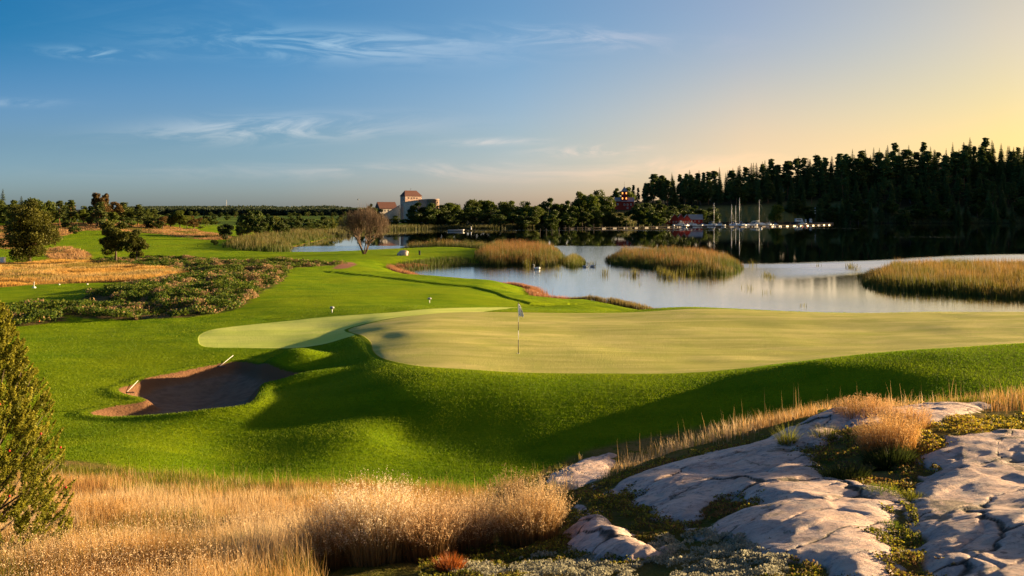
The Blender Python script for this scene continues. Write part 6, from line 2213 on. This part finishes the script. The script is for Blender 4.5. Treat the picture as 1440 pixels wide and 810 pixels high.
def flagstick():
    x, y, z = thit(729, 497)
    root = empty('golf_flag', (x, y, z)); tag(root, 'golf flagstick with a hanging white and blue flag on the green', 'golf flag')
    top = hz(427, y) - z
    segs = [(0.0, 0.27, M_DARK), (0.27, 0.46, M_WHITE), (0.46, 0.63, M_DARK), (0.63, 1.0, M_WHITE)]
    for a_, b_, m_ in segs:
        mb = MB(); mb.tube([(0, 0, top * a_ + 0.001), (0, 0, top * b_)], 0.013, 8); mb.build('pole', m_, root, True)
    mb = MB(); mb.lathe([(0.02, top), (0.03, top + 0.02), (0.012, top + 0.05)], n=8); mb.build('knob', M_DARK, root, True)
    mb = MB(); mb.lathe([(0.054, 0.003), (0.054, 0.012), (0.045, 0.012), (0.045, 0.003)], n=16); mb.build('cup_rim', M_WHITE, root)
    # limp flag: folded sheet hanging from the top
    n, m_ = 16, 14
    V = []
    for j in range(m_):
        s_ = j / (m_ - 1)
        wid = 0.03 + 0.17 * s_ ** 0.8 * (1 if s_ < 0.92 else 0.8)
        for i in range(n):
            q = i / (n - 1)
            V.append((0.012 + q * wid + 0.05 * s_ * q, 0.045 * math.sin(q * 9 + s_ * 2.0) * (0.3 + s_), top - 0.02 - s_ * 0.50 - q * 0.06 * s_ + 0.0))
    F = [(j * n + i, j * n + i + 1, (j + 1) * n + i + 1, (j + 1) * n + i) for j in range(m_ - 1) for i in range(n - 1)]
    mb = MB(); mb.add(V, F)
    o = mb.build('flag', mat_flag(), root, True)
    md = o.modifiers.new('thick', 'SOLIDIFY'); md.thickness = 0.004


flagstick()


def sprinkler_sign(px, py, label, top):
    x, y, z = thit(px, py)
    root = empty('yardage_marker', (x, y, z)); tag(root, label, 'course marker', 'white markers beside the green')
    h = hz(top, y) - z
    mb = MB(); mb.tube([(0, 0, -0.05), (0, 0, h * 0.6)], 0.03, 8); mb.build('post', M_WHITE, root, True)
    mb = MB(); mb.lathe([(0.03, h * 0.55), (0.13, h * 0.68), (0.15, h * 0.82), (0.11, h * 0.96), (0.02, h)], n=14); mb.build('head', M_GREY, root, True)
    mb = MB(); mb.lathe([(0.151, h * 0.74), (0.158, h * 0.78), (0.151, h * 0.82)], n=14); mb.build('band', M_DARK, root, True)


sprinkler_sign(467, 439.5, 'small white mushroom-shaped marker on the fairway behind the practice green', 431)
sprinkler_sign(604, 426, 'small white mushroom-shaped marker on the fairway nearer the lake', 418.5)


def rake(px, py, px2, py2, label):
    x, y, z = thit(px, py)
    root = empty('bunker_rake', (x, y, z + 0.04)); tag(root, label, 'rake', 'rakes lying in the bunker')
    x2, y2, z2 = thit(px2, py2)
    dx, dy, dz = x2 - x, y2 - y, z2 + 0.12 - z
    L = math.sqrt(dx * dx + dy * dy + dz * dz)
    k = min(1.0, 1.9 / L)
    dx, dy, dz = dx * k, dy * k, dz * k
    if L > 1.9: dz = max(dz, 0.12)
    mb = MB(); mb.tube([(0, 0, 0.02), (dx, dy, dz)], 0.010, 8); mb.build('handle', M_WHITE, root, True)
    nx, ny = -dy / L / k, dx / L / k
    mb = MB(); mb.tube([(-nx * 0.3, -ny * 0.3, 0.0), (nx * 0.3, ny * 0.3, 0.0)], 0.022, 6)
    for i in range(9):
        t_ = (i - 4) / 4 * 0.28
        mb.tube([(nx * t_, ny * t_, 0), (nx * t_, ny * t_, -0.06)], 0.006, 4)
    mb.build('head', M_DARK, root)


rake(179, 553, 194, 541, 'white-handled rake lying at the left end of the bunker')
rake(309, 517, 328, 504.5, 'white-handled rake leaning on the back lip of the bunker')


def spit_things():
    x, y, z = thit(566, 359)
    g = np.random.default_rng(3)
    bm = bmesh.new(); bmesh.ops.create_icosphere(bm, subdivisions=4, radius=1)
    for v_ in bm.verts:
        n_ = float(fbm(np.array([v_.co.x * 1.3 + 5]), np.array([v_.co.y * 1.3 + v_.co.z * 1.7]), 3, 4)[0])
        v_.co *= 0.75 + 0.5 * n_
        v_.co.x *= 0.95; v_.co.y *= 0.7; v_.co.z *= 0.72
        if v_.co.z > 0.2: v_.co.x += 0.25 * (v_.co.z - 0.2)
    me = bpy.data.meshes.new('boulder'); bm.to_mesh(me); bm.free()
    me.attributes.new('hr', 'FLOAT', 'POINT').data.foreach_set('value', np.full(len(me.vertices), 1.0, np.float32))
    me.attributes.new('joint', 'FLOAT', 'POINT').data.foreach_set('value', np.full(len(me.vertices), 1.0, np.float32))
    o = mesh_obj('boulder', me, M_ROCK); o.location = (x, y, z + 0.1)
    me.polygons.foreach_set('use_smooth', [True] * len(me.polygons))
    tag(o, 'pale pink boulder on the grassy spit right of the bare tree', 'boulder')
    x, y, z = thit(590, 358.5)
    root = empty('tee_post', (x, y, z)); tag(root, 'short dark post on the grassy spit right of the boulder', 'post')
    mb = MB(); mb.box((0, 0, 0.32), (0.28, 0.2, 0.65)); mb.build('post', M_DARK, root, bevel=0.02)
    mb = MB(); mb.box((0, 0, 0.68), (0.34, 0.26, 0.06)); mb.build('cap', M_WOODG, root)


spit_things()


def left_things():
    x, y, z = thit(4, 372)
    root = empty('white_cabinet', (x, y, z)); tag(root, 'small white cabinet in the golden grass at the far left', 'cabinet')
    h = hz(362.5, y) - z
    mb = MB(); mb.box((0, 0, h / 2), (0.55, 0.45, h)); mb.build('body', M_WHITE, root, bevel=0.02)
    mb = MB(); mb.box((0, 0, h + 0.03), (0.62, 0.52, 0.06)); mb.build('lid', M_WHITE, root)
    x, y, z = thit(48, 405)
    root = empty('tee_marker_stand', (x, y, z)); tag(root, 'thin white pole on a small white base on the left tee', 'tee marker')
    h = hz(396, y) - z
    mb = MB(); mb.tube([(0, 0, 0), (0, 0, h)], 0.025, 6); mb.build('pole', M_WHITE, root)
    mb = MB(); mb.lathe([(0.16, 0), (0.17, 0.08), (0.05, 0.14)], n=12); mb.build('base', M_WHITE, root)
    for i, (px, py) in enumerate([(83.5, 401), (123, 400.5)]):
        x, y, z = thit(px, py)
        mb = MB(); mb.lathe([(0.02, 0), (0.06, 0.02), (0.08, 0.06), (0.06, 0.12), (0.02, 0.14)], n=12)
        o = mb.build('tee_marker', M_WHITE, smooth=True); o.location = (x, y, z)
        tag(o, ['little white ball-shaped tee marker nearer the thin white pole', 'little white ball-shaped tee marker farther from the thin white pole'][i], 'tee marker', 'tee markers')
    x, y, z = thit(55, 453)
    root = empty('hazard_stake', (x, y, z)); tag(root, 'short red hazard stake in the low heath at the left', 'stake')
    mb = MB(); mb.tube([(0, 0, -0.1), (0, 0, 0.42)], 0.045, 8); mb.build('stake', simple('stake_red', (0.55, 0.05, 0.02), 0.5), root)
    mb = MB(); mb.lathe([(0.046, 0.42), (0.03, 0.46), (0.004, 0.47)], n=8); mb.build('tip', M_WHITE, root)
    # white flag far away under the tree line
    x, y, z = thit(108, 315)
    root = empty('distant_flag', (x, y, z)); tag(root, 'tiny white flag on the far green under the left tree line', 'golf flag')
    mb = MB(); mb.tube([(0, 0, 0), (0, 0, 1.6)], 0.03, 5); mb.build('pole', M_WHITE, root)
    mb = MB(); mb.box((0.3, 0, 1.4), (0.55, 0.03, 0.36)); mb.build('flag', M_WHITE, root)
    # radio mast on the ridge
    Y = 1500
    x = wx(318.5, Y); z = hz(291, Y)
    root = empty('radio_mast', (x, Y, gz(x, Y))); tag(root, 'thin radio mast on the wooded ridge at the horizon', 'mast')
    zt = hz(281, Y) - gz(x, Y)
    mb = MB()
    for k in range(3):
        an = k * 2.094
        mb.tube([(0.9 * math.cos(an), 0.9 * math.sin(an), 0), (0.35 * math.cos(an), 0.35 * math.sin(an), zt)], 0.12, 4)
    for k in range(16): mb.lathe([(0.8 - 0.03 * k, zt * (k + .5) / 16), (0.8 - 0.03 * k, zt * (k + .5) / 16 + 0.15)], n=6)
    mb.build('lattice', M_GREY, root)
    # pole over the castle woods
    Y = 470
    x = wx(503.5, Y)
    root = empty('flagpole', (x, Y, gz(x, Y))); tag(root, 'thin pole with a small top above the trees left of the castle', 'pole')
    zt = hz(281.5, Y) - gz(x, Y)
    mb = MB(); mb.tube([(0, 0, 0), (0, 0, zt)], [0.1, 0.05], 6); mb.build('pole', M_GREY, root)
    mb = MB(); mb.lathe([(0.02, zt), (0.3, zt + 0.2), (0.3, zt + 0.5), (0.02, zt + 0.8)], n=8); mb.build('finial', M_DARK, root)


left_things()


# ------------------------------------------------------------------ birds
def swan(px, py, s, rz, label, mat):
    x, y = w0(px, py)
    sk = [((-0.42, 0, 0.10), 0.05), ((-0.28, 0, 0.12), 0.14), ((-0.05, 0, 0.12), 0.20), ((0.18, 0, 0.12), 0.17), ((0.34, 0, 0.16), 0.09), ((0.43, 0, 0.32), 0.05),
          ((0.40, 0, 0.50), 0.040), ((0.42, 0, 0.63), 0.042), ((0.50, 0, 0.66), 0.045), ((0.60, 0, 0.63), 0.02)]
    me = bpy.data.meshes.new('swan')
    me.from_pydata([p for p, _ in sk], [(i, i + 1) for i in range(len(sk) - 1)], [])
    o = mesh_obj('swan', me, mat)
    md = o.modifiers.new('skin', 'SKIN')
    for i, (_, r_) in enumerate(sk):
        me.skin_vertices[0].data[i].radius = (r_, r_)
    me.skin_vertices[0].data[2].use_root = True
    o.modifiers.new('sub', 'SUBSURF').levels = 2
    o.modifiers['sub'].render_levels = 2
    o.location = (x, y, 0); o.rotation_euler = (0, 0, rz); o.scale = (s, s, s)
    tag(o, label, 'swan', 'swans on the lake')
    mb = MB()
    for s_ in (-1, 1):
        mb.add([(-0.45, s_ * 0.06, 0.22), (-0.2, s_ * 0.2, 0.30), (0.15, s_ * 0.19, 0.24), (0.12, s_ * 0.17, 0.10), (-0.2, s_ * 0.21, 0.08), (-0.3, s_ * 0.08, 0.33)], [(0, 1, 5), (0, 4, 3, 2, 1), (1, 2, 5)])
    mb.build('wings', mat, o)
    mb = MB(); mb.tube([(0.57, 0, 0.635), (0.70, 0, 0.60)], [0.022, 0.008], 6); mb.build('bill', simple('bill', (0.6, 0.2, 0.03), 0.5), o)


swan(755.5, 379, 1.15, R(190), 'white swan on the water in front of the large reed bed', M_WHITE)
M_CYG = simple('grey_plumage', (0.36, 0.38, 0.42), 0.7)
swan(823, 376.0, 0.95, R(10), 'left one of two bluish grey young swans between the reed beds', M_CYG)
swan(833, 375.5, 0.95, R(170), 'right one of two bluish grey young swans between the reed beds', M_CYG)


def duck():
    x, y = w0(750, 421)
    mb = MB()
    o = empty('driftwood', (x, y, 0.1)); tag(o, 'dark stub of driftwood at the tip of the pink sedge bank', 'driftwood')
    mb.tube([(-0.35, 0, 0), (0.1, 0, 0.25), (0.45, 0.05, 0.6)], [0.14, 0.1, 0.04], 7); mb.tube([(0.1, 0, 0.25), (0.4, 0, 0.2), (0.55, 0, 0.35)], [0.07, 0.05, 0.02], 6)
    mb.build('wood', M_DARK, o, True)


duck()


def water_sprigs():
    """single reeds and rushes standing in open water"""
    g = np.random.default_rng(121)
    specs = [(743, 376, 24, 2.0), (762, 375, 20, 1.6), (785, 378, 18, 1.3), (758, 384, 8, 0.9), (782, 388, 7, 0.8), (834, 374, 20, 1.3), (850, 386, 26, 1.5), (876, 388, 8, 0.8), (880, 387, 8, 0.9), (893, 388, 40, 1.4),
             (928, 387, 34, 1.6), (936, 390, 50, 1.7), (946, 391, 40, 1.5), (957, 389, 16, 1.6), (972, 388, 26, 1.5), (982, 387, 24, 1.5), (990, 386, 18, 1.5), (1058, 374, 14, 1.4), (1078, 388, 24, 0.9), (1084, 390, 20, 0.8), (1048, 405, 6, 0.9), (1057, 407, 5, 0.8),
             (1080, 412, 4, 0.7), (1195, 378, 30, 1.5), (1204, 380, 20, 1.4), (1150, 375, 5, 1.2), (709, 392, 3, 0.6), (770, 396, 3, 0.6), (900, 400, 5, 0.5), (1129, 430, 6, 0.5), (1367, 425, 5, 0.5), (1210, 390, 24, 1.1)]
    for i, (px, py, n, h) in enumerate(specs):
        x, y = w0(px, py)
        o = reed_tuft(x, y, n, h, g)
        tag(o, 'thin sprig of reeds standing alone in open water', 'reeds', 'reed sprigs in open water')


def reed_tuft(x, y, n, h, g):
    n = int(n * 1.6)
    xs, ys = g.normal(0, 0.32, n), g.normal(0, 0.4, n)
    c = np.array((0.20, 0.19, 0.03)) * g.uniform(0.5, 1.4, (n, 1))
    return blades('reed_sprig', xs + x, ys + y, np.full(n, -0.1), h * g.uniform(0.45, 1, n), 0.045, c * 0.6, c, 0.25, (0, 0), int(g.integers(1e6)), kind=None, origin=(x, y, 0))


water_sprigs()
